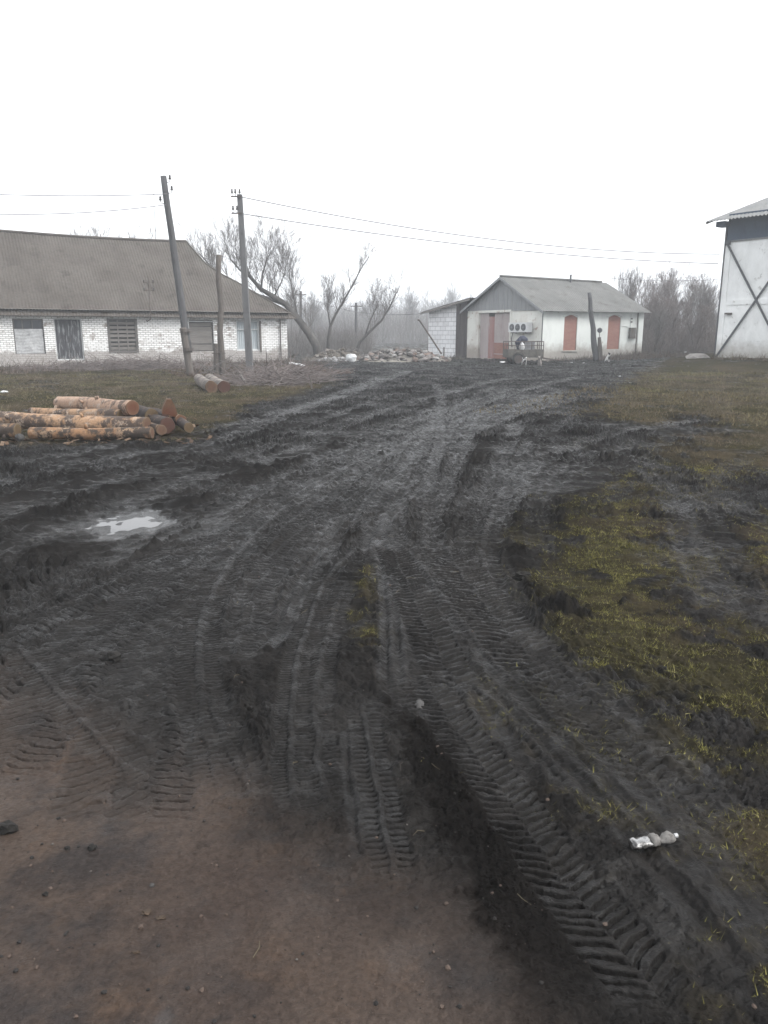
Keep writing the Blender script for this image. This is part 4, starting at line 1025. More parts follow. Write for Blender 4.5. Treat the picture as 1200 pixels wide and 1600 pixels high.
    # cooling unit on the front wall
    a, b = ff(834), ff(798.5); q = Cn+f*((a+b)/2); lo, hi = zat(519, q.x, q.y), zat(504, q.x, q.y)
    mb = MB(); mb.box(Cn+f*a-e*.55+Z*lo, f*(b-a)*.82, e*.42, Z*(hi-lo)); un = mb.build('cooling_unit', M['unit_white'], th)
    a_ = a; wdt = (b-a)*.82
    for k in (.12, .88): mb = MB(); mb.box(Cn+f*(a+wdt*k)-e*.50+Z*(lo-.07), f*.05, e*.49, Z*.06); mb.build('wall_bracket', M['iron'], un)
    for k in range(3):
        c = Cn+f*(a+wdt*(.19+.31*k))-e*.55+Z*((lo+hi)/2); rr = (hi-lo)*.36
        mb = MB(); mb.tube([c-e*.0, c-e*.035], [rr, rr*.96], 18); fn_ = mb.build('fan', M['unit_dark'], un)
        mb = MB()
        for j in range(3): d = f*math.cos(j*1.05)+Z*math.sin(j*1.05); mb.tube([c-e*.045-d*rr*.95, c-e*.045+d*rr*.95], .008, 4)
        mb.tube([c-e*.03, c-e*.06], .05, 8); mb.build('fan_guard', M['grey_box'], fn_)
    mb = MB(); mb.tube([Cn+f*(b-.3)-e*.1+Z*lo, Cn+f*(b-.15)-e*.08+Z*(lo-.4), Cn+f*(b-.2)-e*.06+Z*(lo-.9)], .03, 6); mb.build('hose', M['steel_dark'], un)
    # meter box, conduits, pipe on the corner
    fs = lambda px: on_line(px, Cn-f*.1, e)
    a, b = fs(984), fs(992.5); q = Cn+e*a; mb = MB(); mb.box(Cn+e*a-f*.16+Z*zat(529, q.x, q.y), e*(b-a), f*.16, Z*(zat(512, q.x, q.y)-zat(529, q.x, q.y))); bx = mb.build('meter_box', M['trailer'], th)
    mb = MB(); c = Cn+e*(a+.1)-f*.03; mb.tube([c+Z*zat(512, q.x, q.y), c+Z*(zs-.25)], .014, 5)
    c2 = Cn+e*on_line(969, Cn, e)-f*.03; mb.tube([c+Z*zat(513, q.x, q.y), c.lerp(c2,.5)+Z*zat(509, q.x, q.y), c2+Z*zat(509, q.x, q.y)], .016, 5); mb.build('conduit', M['unit_white'], bx)
    for py in (498, 503):
        mb = MB(); c3 = Cn+e*(a+.12)-f*.12+Z*zat(py, q.x, q.y); mb.tube([c3, c3+f*.12], [.05,.03], 7); mb.build('insulator', M['insulator'], bx)
    sp = fs(995); q = Cn+e*sp; mb = MB(); mb.tube([q-f*.1+Z*(zs-.15), q-f*.1+Z*.1], .035, 6); mb.build('drain_pipe', M['iron'], th)
    mb = MB(); q = Cn-e*.03-f*.03; mb.tube([q+Z*(zc-.1), q+Z*.1], .03, 6); mb.build('corner_pipe', M['steel_dark'], th)
    # lean-to of white blocks with a dark brown door
    lf_ = lambda px: on_line(px, Cn, f)
    s0, s1, sd0 = Lf, lf_(669.5), lf_(712)
    E0 = Cn+f*s1; zlo = zat(488, E0.x, E0.y); zhi = zat(470, G.x, G.y)
    zt = lambda s: zhi+(zlo-zhi)*(s-s0)/(s1-s0)
    lt = thing('lean_to_shed', 'white block lean-to with a dark brown door against the workshop', 'shed', (G.x, G.y, 0))
    mb = MB(); wall_panels(mb, Cn, f, e, sd0, s1, zb, zt, .2, [])
    mb.face(E0+Z*zb, E0+e*5+Z*zb, E0+e*5+Z*zlo, E0+Z*zlo); mb.face(E0+e*5+Z*zb, Cn+f*(s0+.02)+e*5+Z*zb, Cn+f*(s0+.02)+e*5+Z*zhi, E0+e*5+Z*zlo)
    mb.build('wall', M['block'], lt, uvs)
    mb = MB(); N = 5
    for i in range(N):
        x0, x1 = s0+.03+(sd0-s0-.05)*i/N, s0+.03+(sd0-s0-.05)*(i+1)/N-.015
        p = [Cn+f*x0-e*(.01+.012*(i % 2))+Z*.03, Cn+f*x1-e*(.01+.012*(i % 2))+Z*.03, Cn+f*x1-e*(.01+.012*(i % 2))+Z*(zt(x1)-.05), Cn+f*x0-e*(.01+.012*(i % 2))+Z*(zt(x0)-.05)]
        mb.face(*p[::-1]); pb = [x+e*.03 for x in p]
        for j in range(4): mb.face(p[j], p[(j+1) % 4], pb[(j+1) % 4], pb[j])
    dr = mb.build('door', M['brown_door'], lt)
    mb = MB(); mb.cbox(Cn+f*(s0+(sd0-s0)*.8)-e*.05+Z*1.15, f*.02, e*.03, Z*.08); mb.build('handle', M['iron'], dr)
    sl_ = s0-.75; zh2 = zhi+(zhi-zlo)/(s1-s0)*.75
    def lr(s, t):
        ss = sl_+(s1+.35-sl_)*t; z = zh2+(zlo-zh2)*(ss-sl_)/(s1-sl_)+.06; nr = V((f*1+Z*((zlo-zh2)/(s1-sl_)))).cross(e); nr = nr.normalized(); nr = nr if nr.z > 0 else -nr
        return Cn+f*ss+e*s+Z*z, nr
    mb = MB(); corrugated(mb, lr, -.45, 5.2, 0, 1, wave=.2, amp=.02, per=5, rows=4, sheet=0); rf = mb.build('roof', M['roof_grey'], lt, smooth=True)
    a0, a1 = lr(-.45, 0)[0], lr(-.45, 1)[0]; mb = MB(); mb.box(a0-Z*.17-e*.02, a1-a0, e*.03, Z*.14); mb.build('verge_board', M['wood_grey'], rf)
build_workshop()

# ------------------------------------------------------------------ big shed on the right
def build_shed():
    e = V((.60,-.80,0)); n = V((.80,.60,0)); Y = 43.0
    x = gx(1117, Y); P = V((x, Y, 0)); zb = mz(x, Y)-.1; L, D = 26.0, 11.0
    q = P; zs = zat(378, x, Y); ze = zat(346, x, Y); zf = .34+mz(x, Y)*0
    th = thing('farm_shed', 'tall limewashed farm shed with dark cross bracing and a slate blue band under its roof', 'shed', (P.x, P.y, 0))
    mb = MB()
    c = [P, P+e*L, P+e*L+n*D, P+n*D]
    for i in range(4): a, b = c[i], c[(i+1) % 4]; mb.face(a+Z*zb, b+Z*zb, b+Z*zs, a+Z*zs)
    zm = zat(469, *(P+e*2.2).xy) if False else zb+(zs-zb)*.485
    mb.box(P+e*.35-n*.04+Z*(zm-.10), e*(L-.35), n*.04, Z*.26)                       # raised band of panels' joint
    for k in range(1, 5): mb.box(P+e*(5.8*k)-n*.05+Z*zb, e*.3, n*.05, Z*(zs-zb-.02))
    mb.box(P-n*.05+Z*zb, e*.30, n*.05, Z*(zs-zb-.02))
    mb.build('wall', M['shed_wall'], th)
    mb = MB(); mb.box(P-e*.06-n*.10+Z*zb, e*.05, n*.2, Z*(zs-zb+.8)); mb.build('corner_post', M['steel_dark'], th)
    # blue band
    mb = MB(); mb.box(P+e*.02-n*.02+Z*(zs+.06), e*(L-.02), n*.06, Z*(ze-zs+.3)); mb.build('fascia_band', M['slate_blue'], th)
    mb = MB(); mb.box(P+e*.0-n*.07+Z*(zs-.03), e*L, n*.07, Z*.08); mb.build('sill_strip', M['roof_shed'], th)
    mb = MB(); mb.box(P-e*.4-n*.5+Z*(ze-.28), e*.5, n*.6, Z*.26); mb.build('purlin_end', M['slate_blue'], th)
    # bracing
    W_ = 2*on_line(1181, P, e, 3.2); zl = zb+.15; zh = zs-.1
    for bay in range(0, 2):
        for (s0, z0, s1, z1, dn) in ((.12+6*bay, zh, W_+6*bay, zl, .15), (.05+6*bay, zl-.05, W_+6*bay, zh, .10)):
            a = P+e*s0-n*dn+Z*z0; b = P+e*s1-n*dn+Z*z1; d = b-a; pr = d.cross(n).normalized()*.055
            mb = MB(); mb.box(a-pr, d, n*.03, pr*2); mb.build('brace', M['steel_dark'], th)
    mb = MB(); mb.cbox(P+e*.15-n*.13+Z*(zs-.06), e*.16, n*.02, Z*.12); mb.build('gusset', M['steel_dark'], th)
    mb = MB(); q = P+e*.55; mb.cbox(q-n*.1+Z*zat(490, q.x, q.y), e*.16, n*.1, Z*.045); mb.build('wall_bracket', M['iron'], th)
    # roof
    ov = .95; rise = math.tan(R(16.5)); half = D/2
    def fr(s, t):
        d = half-(half+ov)*t; z = ze+.26+rise*(d); return P+e*s+n*d+Z*z, (n*-rise+Z).normalized()
    def bk(s, t):
        p, nr = fr(s, t); d = (p-P).dot(n); m = nr.dot(n); return p+n*2*(half-d), nr-n*2*m
    mb = MB(); corrugated(mb, fr, -.75, L+.6, 0, 1, wave=.2, amp=.035, per=8, rows=8, sheet=1.6, L=6.7); corrugated(mb, bk, -.75, L+.6, 0, 1, wave=.2, amp=.035, per=4, rows=6, sheet=0, L=6.7)
    rf = mb.build('roof', M['roof_shed'], th, smooth=True)
    mb = MB(); a0, a1 = fr(-.72, 0)[0], fr(-.72, 1)[0]; mb.box(a0-Z*.13, a1-a0, e*.04, Z*.10); mb.build('verge_board', M['wood_grey'], rf)
    # gable triangles
    for s in (0, L): mb = MB(); mb.face(P+e*s+Z*zs, P+e*s+n*D+Z*zs, P+e*s+n*D+Z*(ze+.05), P+e*s+n*half+Z*(ze+.05+rise*half), P+e*s+Z*(ze+.05)); mb.build('gable', M['slate_blue'], th)
    mb = MB(); rng = random.Random(1)
    mb.box(P-e*.5-n*.55+Z*(zb-.3), e*(L+.5), n*.5, Z*.32); mb.build('plinth', M['concrete'], th)
    # lump of concrete at the corner
    q = P-e*.2-n*.9; mb = MB(); mb.blob((q.x-.25, q.y, mz(q.x, q.y)+.02), .5, rng, 2, (1.25,.9,.55), .14); tag(mb.build('concrete_lump', M['concrete'], origin=(q.x, q.y, 0)), 'pinkish grey lump of concrete at the near corner of the farm shed', 'rubble')
build_shed()

# ------------------------------------------------------------------ logs
def fb(x, y): return float(fbm(np.array([x]), np.array([y]), 2)[0])
def make_log(A, B, r, mat, cut, label, group, rng, taper=.94, stubs=0):
    A, B = V(A), V(B); th = thing('log', label, 'log', (B.x, B.y, B.z-r), group)
    d = (B-A).normalized(); N = 14; nseg = 20
    a = d.cross(Z).normalized(); b = d.cross(a); mb = MB(); rings = []
    ph = [rng.uniform(0, 6.28) for _ in range(4)]
    for i in range(N+1):
        t = i/N; c = A.lerp(B, t)+a*.03*math.sin(t*4+ph[0])*t*(1-t)*4+b*.02*math.sin(t*4+ph[1])*t*(1-t)*4; rr = r*(taper+(1-taper)*t)
        rings.append([mb.vert(c+(a*math.cos(k*6.2832/nseg)+b*math.sin(k*6.2832/nseg))*rr*(1+.035*math.sin(2*k*6.2832/nseg+ph[2])+.03*math.sin(5*k*6.2832/nseg+ph[3]+t*6)+.05*fb(t*9+ph[2], k*.7)+rng.uniform(-.025,.025))) for k in range(nseg)])
    for i in range(N):
        for k in range(nseg): mb.f.append((rings[i][k], rings[i][(k+1) % nseg], rings[i+1][(k+1) % nseg], rings[i+1][k]))
    end = [V(mb.v[i]) for i in rings[-1]]; beg = [V(mb.v[i]) for i in rings[0]]
    for _ in range(stubs):
        t = rng.uniform(.2,.9); an = rng.uniform(0, 6.28); c = A.lerp(B, t); o = a*math.cos(an)+b*math.sin(an); mb.tube([c+o*r*.8, c+o*(r+.05)], [.03,.02], 6)
    bd = mb.build('bark', M[mat], th, smooth=True)
    for ringp, cen, nm, sgn in ((end, B, 'cut_end', 1), (beg, A, 'cut_end', -1)):
        mb = MB(); cc = sum(ringp, V())/len(ringp)
        ins = [cc+(p-cc)*.93+d*.012*sgn for p in ringp]; ce = mb.vert(cc+d*.014*sgn)
        iv = [mb.vert(p) for p in ins]; ov = [mb.vert(p-d*.002*sgn) for p in ringp]
        for k in range(len(iv)):
            k2 = (k+1) % len(iv); q = (iv[k], iv[k2], ce) if sgn > 0 else (iv[k2], iv[k], ce); mb.f.append(q)
            q = (ov[k], ov[k2], iv[k2], iv[k]) if sgn > 0 else (ov[k2], ov[k], iv[k], iv[k2]); mb.f.append(q)
        mb.build(nm, M[cut], th, lambda q, nr: ((V(q)-cc).dot(a)/r, (V(q)-cc).dot(b)/r))

def build_logs():
    rng = random.Random(11); g = 'sawn logs stacked on the left verge'
    L = [((92,629.5,14.9),(207,637.5,12.9),.125,'log_peeled','cut_orange','pale peeled log lying on top of the log stack'),
         ((50,645,14.4),(190,649.5,12.95),.105,'log_half','cut_yellow','half barked log directly under the topmost pale peeled log'),
         ((-80,652,13.3),(229,665,12.55),.145,'log_half','cut_pink','long thick half barked log with a round pink cut end, behind the orange front log'),
         ((48,676.5,12.25),(237,676.5,12.15),.10,'log_orange','cut_pink','orange barked log lying on the ground at the front of the stack'),
         ((-120,674,12.4),(27,673,12.3),.115,'log_orange','cut_yellow','short orange log at the left edge, in line with the front log'),
         ((214,655,14.4),(261,665,12.75),.135,'log_dark','cut_red','dark log with a reddish cut end, right of the round pink end'),
         ((262,652,14.3),(295,668,12.6),.085,'log_dark','cut_yellow','thin dark log with a yellow cut end, rightmost of the stack'),
         ((192,640,15.0),(237,650,13.35),.125,'log_dark','cut_yellow','dark log with a tilted yellowish end, above the round pink end'),
         ((218,645,15.2),(262,653,13.7),.125,'log_dark','cut_red','dark log lying behind the reddish cut end under the split chunk'),
         ((230,651,15.2),(283,657,13.3),.10,'log_half','cut_orange','short log with an orange cut end, directly below the split chunk'),
         ((205,664,13.6),(252,672,12.45),.09,'log_orange','cut_pink','thin log with a pale cut end low down between the pink and the reddish ends'),
         ((-120,651,14.2),(21,649,13.9),.075,'log_grey','cut_pink','thin grey log at the left edge behind the long thick half barked log')]
    for a, b, r, m, c, lab in L: make_log(pt(*a), pt(*b), r, m, c, lab, g, rng, stubs=5)
    g2 = 'pair of logs by the poles'
    for a, b, lab, c in (((311,591.5,26.0),(330.5,606,21.9),'left log of the pair lying below the short wooden post, with a pink cut end','cut_pink'), ((327,590,26.3),(350,605.5,22.0),'right log of the pair lying below the short wooden post, with a brown cut end','cut_red')):
        B = pt(*b); A = pt(*a); A.z = mz(A.x, A.y)+.17; B.z = mz(B.x, B.y)+.16
        make_log(A, B, .18, 'log_grey', c, lab, g2, rng)
    # split chunk standing on the stack
    c = pt(264.5, 646, 13.3); mb = MB(); u = V((.11,.02,0))
    t = c+Z*.24
    prof = [c-u*1.1, c+u*1.1+V((.03,0,-.08)), c+u*1.0+Z*.10, t+u*.45, t-u*.2, c-u*.8+Z*.12]
    bkp = [p+V((-.08,.22,.0)) for p in prof]; mb.face(*prof); mb.face(*bkp[::-1])
    for i in range(6): mb.face(prof[(i+1) % 6], prof[i], bkp[i], bkp[(i+1) % 6])
    tag(mb.build('split_wood', M['cut_orange'], None, lambda q, nr: ((q[0]-c.x)*6, (q[2]-c.z)*6), origin=tuple(c)), 'upright split orange wood chunk on the right end of the log stack', 'firewood')
    # stone by the front log
    q = gp(31, 686); mb = MB(); mb.blob((q[0], q[1]-.0, gz(*q)+.05), .085, rng, 2, (1,.8,.8), .12); tag(mb.build('stone', M['stone_pale'], origin=(q[0], q[1], 0)), 'grey stone propped between the two orange logs at the left', 'stone')
build_logs()
def bark_chips():
    rng = random.Random(17); mb = MB()
    for _ in range(150):
        g = gp(rng.uniform(-60, 330), rng.choice((rng.uniform(684, 694), rng.uniform(655, 690)))); z = gz(*g) if rng.random() < .0 else mz(*g)+.03
        mb.cur = rng.choice(((.11,.07,.045), (.17,.12,.085), (.04,.032,.028), (.07,.048,.035))); L = rng.uniform(.02, .07); a = rng.uniform(0, 6.28)
        mb.cbox((g[0], g[1], z+rng.uniform(0,.02)), V((math.cos(a), math.sin(a), rng.uniform(-.4,.4)))*L, V((-math.sin(a), math.cos(a), .1))*L*.4, (0, 0, .004))
    tag(mb.build('bark_chips', M['rubble'], tone=True), 'chips of torn bark scattered on the ground round the log stack', kind='stuff')
bark_chips()

# ------------------------------------------------------------------ brush heap, sticks
def stick_heap(name, label, cat, c, rx, ry, h, n, mat, seed, lmin=.4, lmax=1.6, kind=None):
    rng = random.Random(seed); mb = MB()
    for _ in range(n):
        a = rng.uniform(0, 6.28); k = rng.random()**.6; x, y = c[0]+rx*k*math.cos(a), c[1]+ry*k*math.sin(a)
        z = mz(x, y)+rng.random()*h*(1-k*k)+.01
        L = rng.uniform(lmin, lmax); az = rng.uniform(0, 6.28); el = rng.gauss(.1, .22)
        d = V((math.cos(az)*math.cos(el), math.sin(az)*math.cos(el), math.sin(el)))
        p = V((x, y, z)); q = p+d*L*.5+V((rng.uniform(-.08,.08), rng.uniform(-.08,.08), rng.uniform(-.04,.06))); r = p+d*L; r.z = max(r.z, mz(r.x, r.y)+.01)
        rr = rng.uniform(.006,.018); mb.tube([p, q, r], [rr, rr*.8, rr*.4], 4)
    o = mb.build(name, mat, origin=(c[0], c[1], 0)); return tag(o, label, cat, kind=kind)
b1 = gp(432, 600); stick_heap('brush_pile', 'low dark heap of cut twigs and branches right of the two logs', 'brush pile', (b1[0], b1[1]+1.5), 1.7, 2.6, .42, 900, M['twig_brown'], 3)
b2 = gp(330, 590); stick_heap('brush_pile', 'thin scatter of pale branches behind the pair of logs', 'brush pile', (b2[0]+.3, b2[1]+2.5), 2.2, 1.4, .15, 130, M['twig'], 4, .5, 2.0)
b3 = gp(150, 580); stick_heap('brush_pile', 'brown brush heaped below the house door and slatted window', 'brush pile', (gx(190, 36), 36.2), 5, 1.3, .45, 900, M['twig_brown'], 5, .4, 1.3)
rng = random.Random(8)
def stick(px0, py0, px1, py1, label, r=.02, mat='wood_grey', lift=.03, bend=.06):
    a, b = gp(px0, py0), gp(px1, py1); A = V((*a, mz(*a)+lift)); B = V((*b, mz(*b)+lift)); mid = A.lerp(B, .5)+Z*bend
    mb = MB(); mb.tube([A, mid, B], [r, r*.9, r*.5], 6); tag(mb.build('branch', M[mat], origin=tuple(A)), label, 'branch')
stick(384, 600, 367, 588, 'pale crooked branch lying on the brush right of the two logs', .035, 'wood_grey', .05, .25)
def upright(px, py, pts, label, r, mat):
    g = gp(px, py); Y = g[1]; mb = MB(); P_ = [V((g[0], Y, mz(*g)-.05))]+[pt(a, b, Y) for a, b in pts]; mb.tube(P_, [r*(1-.6*i/len(P_)) for i in range(len(P_))], 5); tag(mb.build('branch', M[mat], origin=(g[0], Y, 0)), label, 'branch')
upright(487, 607, [(486, 596), (483, 586)], 'short twig standing up at the right edge of the brush heap', .03, 'wood_brown')
# boards dumped at the house corner
def board(px, py, L, wd, az, tilt, mat, label, nm='board', cat='board', th_=.04, lift=.08):
    g = gp(px, py); c = V((g[0], g[1], mz(*g)+lift)); d = V((math.cos(az)*math.cos(tilt), math.sin(az)*math.cos(tilt), math.sin(tilt))); s = d.cross(Z).normalized(); u = s.cross(d)
    mb = MB(); mb.cbox(c, d*L/2, s*wd/2, u*th_/2); mb.cbox(c+d*L*.1+u*(th_*.9), d*L*.03, s*wd*.5, u*th_*.35); tag(mb.build(nm, M[mat], origin=tuple(c)), label, cat)
board(462, 571, 1.1, .25, .2, .12, 'wood_brown', 'dark broken board sticking out by the right corner of the house', lift=.22)
board(466, 574, .9, .3, -.5, -.15, 'litter', 'white painted board among debris by the right corner of the house', lift=.14)

# ------------------------------------------------------------------ rubble
def mound(name, label, c, rx, ry, h, nchunk, palette, size, seed, soil=None, cat='rubble'):
    rng = random.Random(seed); mb = MB()
    N, K = 26, 7
    mb.cur = soil or (.2,.185,.165); rows = []
    for j in range(K+1):
        k = j/K; rows.append([mb.vert((c[0]+rx*(1-k)*math.cos(i*6.2832/N)*(1+.12*math.sin(3*i*.24+seed)), c[1]+ry*(1-k)*math.sin(i*6.2832/N), mz(c[0], c[1])-.06+h*(1-(1-k)**2)*(.8+.35*rng.random()))) for i in range(N)])
    for j in range(K):
        for i in range(N): mb.f.append((rows[j][i], rows[j][(i+1) % N], rows[j+1][(i+1) % N], rows[j+1][i]))
    for _ in range(nchunk):
        a = rng.uniform(0, 6.28); k = rng.random()**.55; x, y = c[0]+rx*k*1.04*math.cos(a), c[1]+ry*k*1.04*math.sin(a)
        r = size*(.35+.9*rng.random()**2); z = mz(x, y)+h*max(0, 1-k*k)*rng.uniform(.85,1.1)+r*.25
        t = rng.choice(palette); f = rng.uniform(.75, 1.2); mb.cur = tuple(min(v*f, .8) for v in t)
        mb.blob((x, y, z), r, rng, 1, (1.2,.9,.75), .32)
    o = mb.build(name, M['rubble'], tone=True, origin=(c[0], c[1], 0)); return tag(o, label, cat, kind='stuff')
gy = 46.5
mound('rubble_heap', 'heap of broken brick and stone in front of the white block lean-to', (gx(628, gy), gy), 2.75, 1.3, .66, 420, [(.17,.16,.15),(.22,.20,.19),(.12,.11,.105),(.19,.145,.125),(.30,.29,.28)], .17, 3)
mound('sand_heap', 'low pale sand spread along the foot of the broken brick heap', (gx(606, gy-1.6), gy-1.5), 1.9, .6, .16, 30, [(.22,.205,.18),(.18,.165,.15)], .06, 4, (.22,.205,.18), 'sand')
mound('earth_heap', 'overgrown earth heap with white rubble beside the leaning willow', (gx(532, gy+.5), gy+.8), 1.9, 1.2, .62, 140, [(.16,.14,.12),(.22,.20,.18),(.12,.105,.09)], .12, 5, (.14,.125,.105), 'earth')
mound('rubble_heap', 'flat scatter of white broken stone at the front of the earth heap', (gx(524, gy-1.0), gy-1.0), 1.35, .45, .22, 150, [(.36,.355,.35),(.28,.275,.27),(.45,.45,.45),(.18,.17,.165)], .085, 6, (.18,.17,.16))
g = (gx(549, gy-1.1), gy-1.2); mb = MB(); mb.blob((g[0], g[1], mz(*g)+.22), .28, random.Random(5), 2, (1.15,.7,.9), .18); tag(mb.build('plastic_bag', M['litter'], origin=(g[0], g[1], 0)), 'bright white plastic bag on the front of the earth heap', 'bag')
stick_heap('dead_brush', 'tangle of dead branches on top of the earth heap', 'brush pile', (gx(545, gy+.6), gy+.8), 1.6, 1.0, .8, 220, M['twig'], 9, .4, 1.2)
# metal bar leaning by the lean-to
a = pt(690, 553, 47.2); b = pt(655.5, 500.5, 47.0); mb = MB(); mb.tube([a, b], .05, 6); mb.tube([b, b+V((-.12,0,.03))], .06, 6); tag(mb.build('leaning_bar', M['iron'], origin=tuple(a)), 'rusty bar propped up at a slant in front of the white block lean-to', 'bar')
a = pt(693.5, 557, 47.0); mb = MB(); mb.tube([V((a.x, a.y, -.1)), a+Z*.55], .04, 6); tag(mb.build('iron_stake', M['iron'], origin=(a.x, a.y, 0)), 'short iron stake upright beside the foot of the slanting bar', 'stake')

# ------------------------------------------------------------------ trailer and what stands around it
def build_trailer():
    Y = 42.6; c = V((gx(816.5, Y), Y, 0)); g0 = mz(c.x, c.y); e = V((1,.10,0)).normalized(); n = V((-.10,1,0)).normalized()
    th = thing('trailer', 'small muddy two wheeled farm trailer with a pipe rail round its top', 'trailer', (c.x, c.y, g0))
    hl, hw = .96, .55; z0, z1, z2 = g0+.38, g0+.80, g0+1.22
    mb = MB(); mb.box(c-e*hl-n*hw+Z*z0, e*2*hl, n*2*hw, Z*.06)
    for s in (-1, 1): mb.box(c-e*hl+n*(s*hw-.02)+Z*(z0+.06), e*2*hl, n*.04, Z*(z1-z0-.06)); mb.box(c+e*(s*hl-.02)-n*(hw-.021)+Z*(z0+.06), e*.04, n*(2*hw-.042), Z*(z1-z0-.06))
    for k in (-.6,-.2,.2,.6): mb.box(c+e*hl*k-n*(hw+.05)+Z*(z0-.02), e*.05, n*.03, Z*(z1-z0))
    mb.build('body', M['trailer'], th)
    mb = MB()
    cs = [c+e*sx*hl+n*sy*hw for sx, sy in ((-1,-1),(1,-1),(1,1),(-1,1))]
    for i in range(4):
        a, b = cs[i], cs[(i+1) % 4]; mb.tube([a+Z*z2, b+Z*z2], .022, 6); mb.tube([a+Z*(z1+z2)/2, b+Z*(z1+z2)/2], .014, 5); mb.tube([a+Z*(z0), a+Z*z2], .024, 6)
        for k in (.33,.66): p = a.lerp(b, k); mb.tube([p+Z*z1, p+Z*z2], .017, 5)
    mb.build('rail', M['iron'], th)
    for s in (-1, 1):
        w_ = c-e*.42+n*s*(hw+.09)+Z*(g0+.31); mb = MB(); pr = [(-.085,.22),(-.085,.28),(-.05,.31),(.05,.31),(.085,.28),(.085,.22)]; N = 22; rr = []
        for k in range(N):
            a = k*6.2832/N; d = e*math.cos(a)+Z*math.sin(a); rr.append([mb.vert(w_+d*r+n*x) for x, r in pr])
        for k in range(N):
            for j in range(6): mb.f.append((rr[k][j], rr[(k+1) % N][j], rr[(k+1) % N][(j+1) % 6], rr[k][(j+1) % 6]))
        wh = mb.build('tyre', M['rubber'], th, smooth=True)
        mb = MB(); mb.tube([w_-n*.06, w_+n*.06], .215, 18); mb.tube([w_-n*.10, w_+n*.10], .07, 10); mb.build('rim', M['iron'], wh)
        mb = MB(); mb.tube([w_+e*.37*math.cos(a*.3142)+Z*.37*math.sin(a*.3142) for a in range(11)], .03, 5); mb.build('mudguard', M['trailer'], th)
    mb = MB(); mb.tube([c-e*.42-n*hw+Z*(g0+.31), c-e*.42+n*hw+Z*(g0+.31)], .04, 6); mb.build('axle', M['iron'], th)
    mb = MB(); t = c+e*(hl+.95)+Z*(g0+.22); mb.tube([c+e*hl-n*.4+Z*(z0-.02), t], .035, 6); mb.tube([c+e*hl+n*.4+Z*(z0-.02), t], .035, 6); mb.tube([t, t+e*.12], .045, 8); mb.tube([c+e*(hl-.06)-n*(hw-.1)+Z*z0, c+e*(hl-.06)-n*(hw-.1)+Z*g0], .025, 5); mb.build('drawbar', M['iron'], th)
    # load
    rng = random.Random(6)
    q = c-e*.12-n*.12; mb = MB(); mb.blob((q.x+.05, q.y, z2+.08), .30, rng, 2, (.95,.7,.75), .10); mb.blob((q.x-.16, q.y-.05, z1+.34), .24, rng, 2, (.8,.7,1.2), .10); mb.blob((q.x-.1, q.y, z1+.1), .2, rng, 2, (1,.8,.9), .1)
    tag(mb.build('cloth_bundle', M['cloth_dark'], smooth=True, origin=(q.x, q.y, z1)), 'dark blue bundle of cloth humped above the trailer rail', 'bundle')
    q = c-e*.16-n*.30; mb = MB(); mb.blob((q.x, q.y, z1+.12), .22, rng, 2, (.75,.6,1.1), .10); mb.blob((q.x, q.y, z1+.34), .08, rng, 1, (1,1,.7), .1); tag(mb.build('sack', M['sack'], smooth=True, origin=(q.x, q.y, z1)), 'white sack in the trailer in front of the dark blue bundle', 'sack')
    q = c+e*.30; mb = MB(); mb.box(q-e*.3-n*.3+Z*(z0+.065), e*.55, n*.5, Z*(z2-z0-.12)); mb.box(q-e*.32-n*.32+Z*(z2-.055), e*.59, n*.54, Z*.05); mb.box(q-e*.26-n*.325+Z*(z1+.05), e*.06, n*.02, Z*.28); mb.box(q+e*.13-n*.325+Z*(z1+.05), e*.06, n*.02, Z*.28)
    tag(mb.build('crate', M['grey_box'], origin=(q.x, q.y, z0)), 'grey lidded crate in the middle of the trailer', 'crate')
build_trailer()

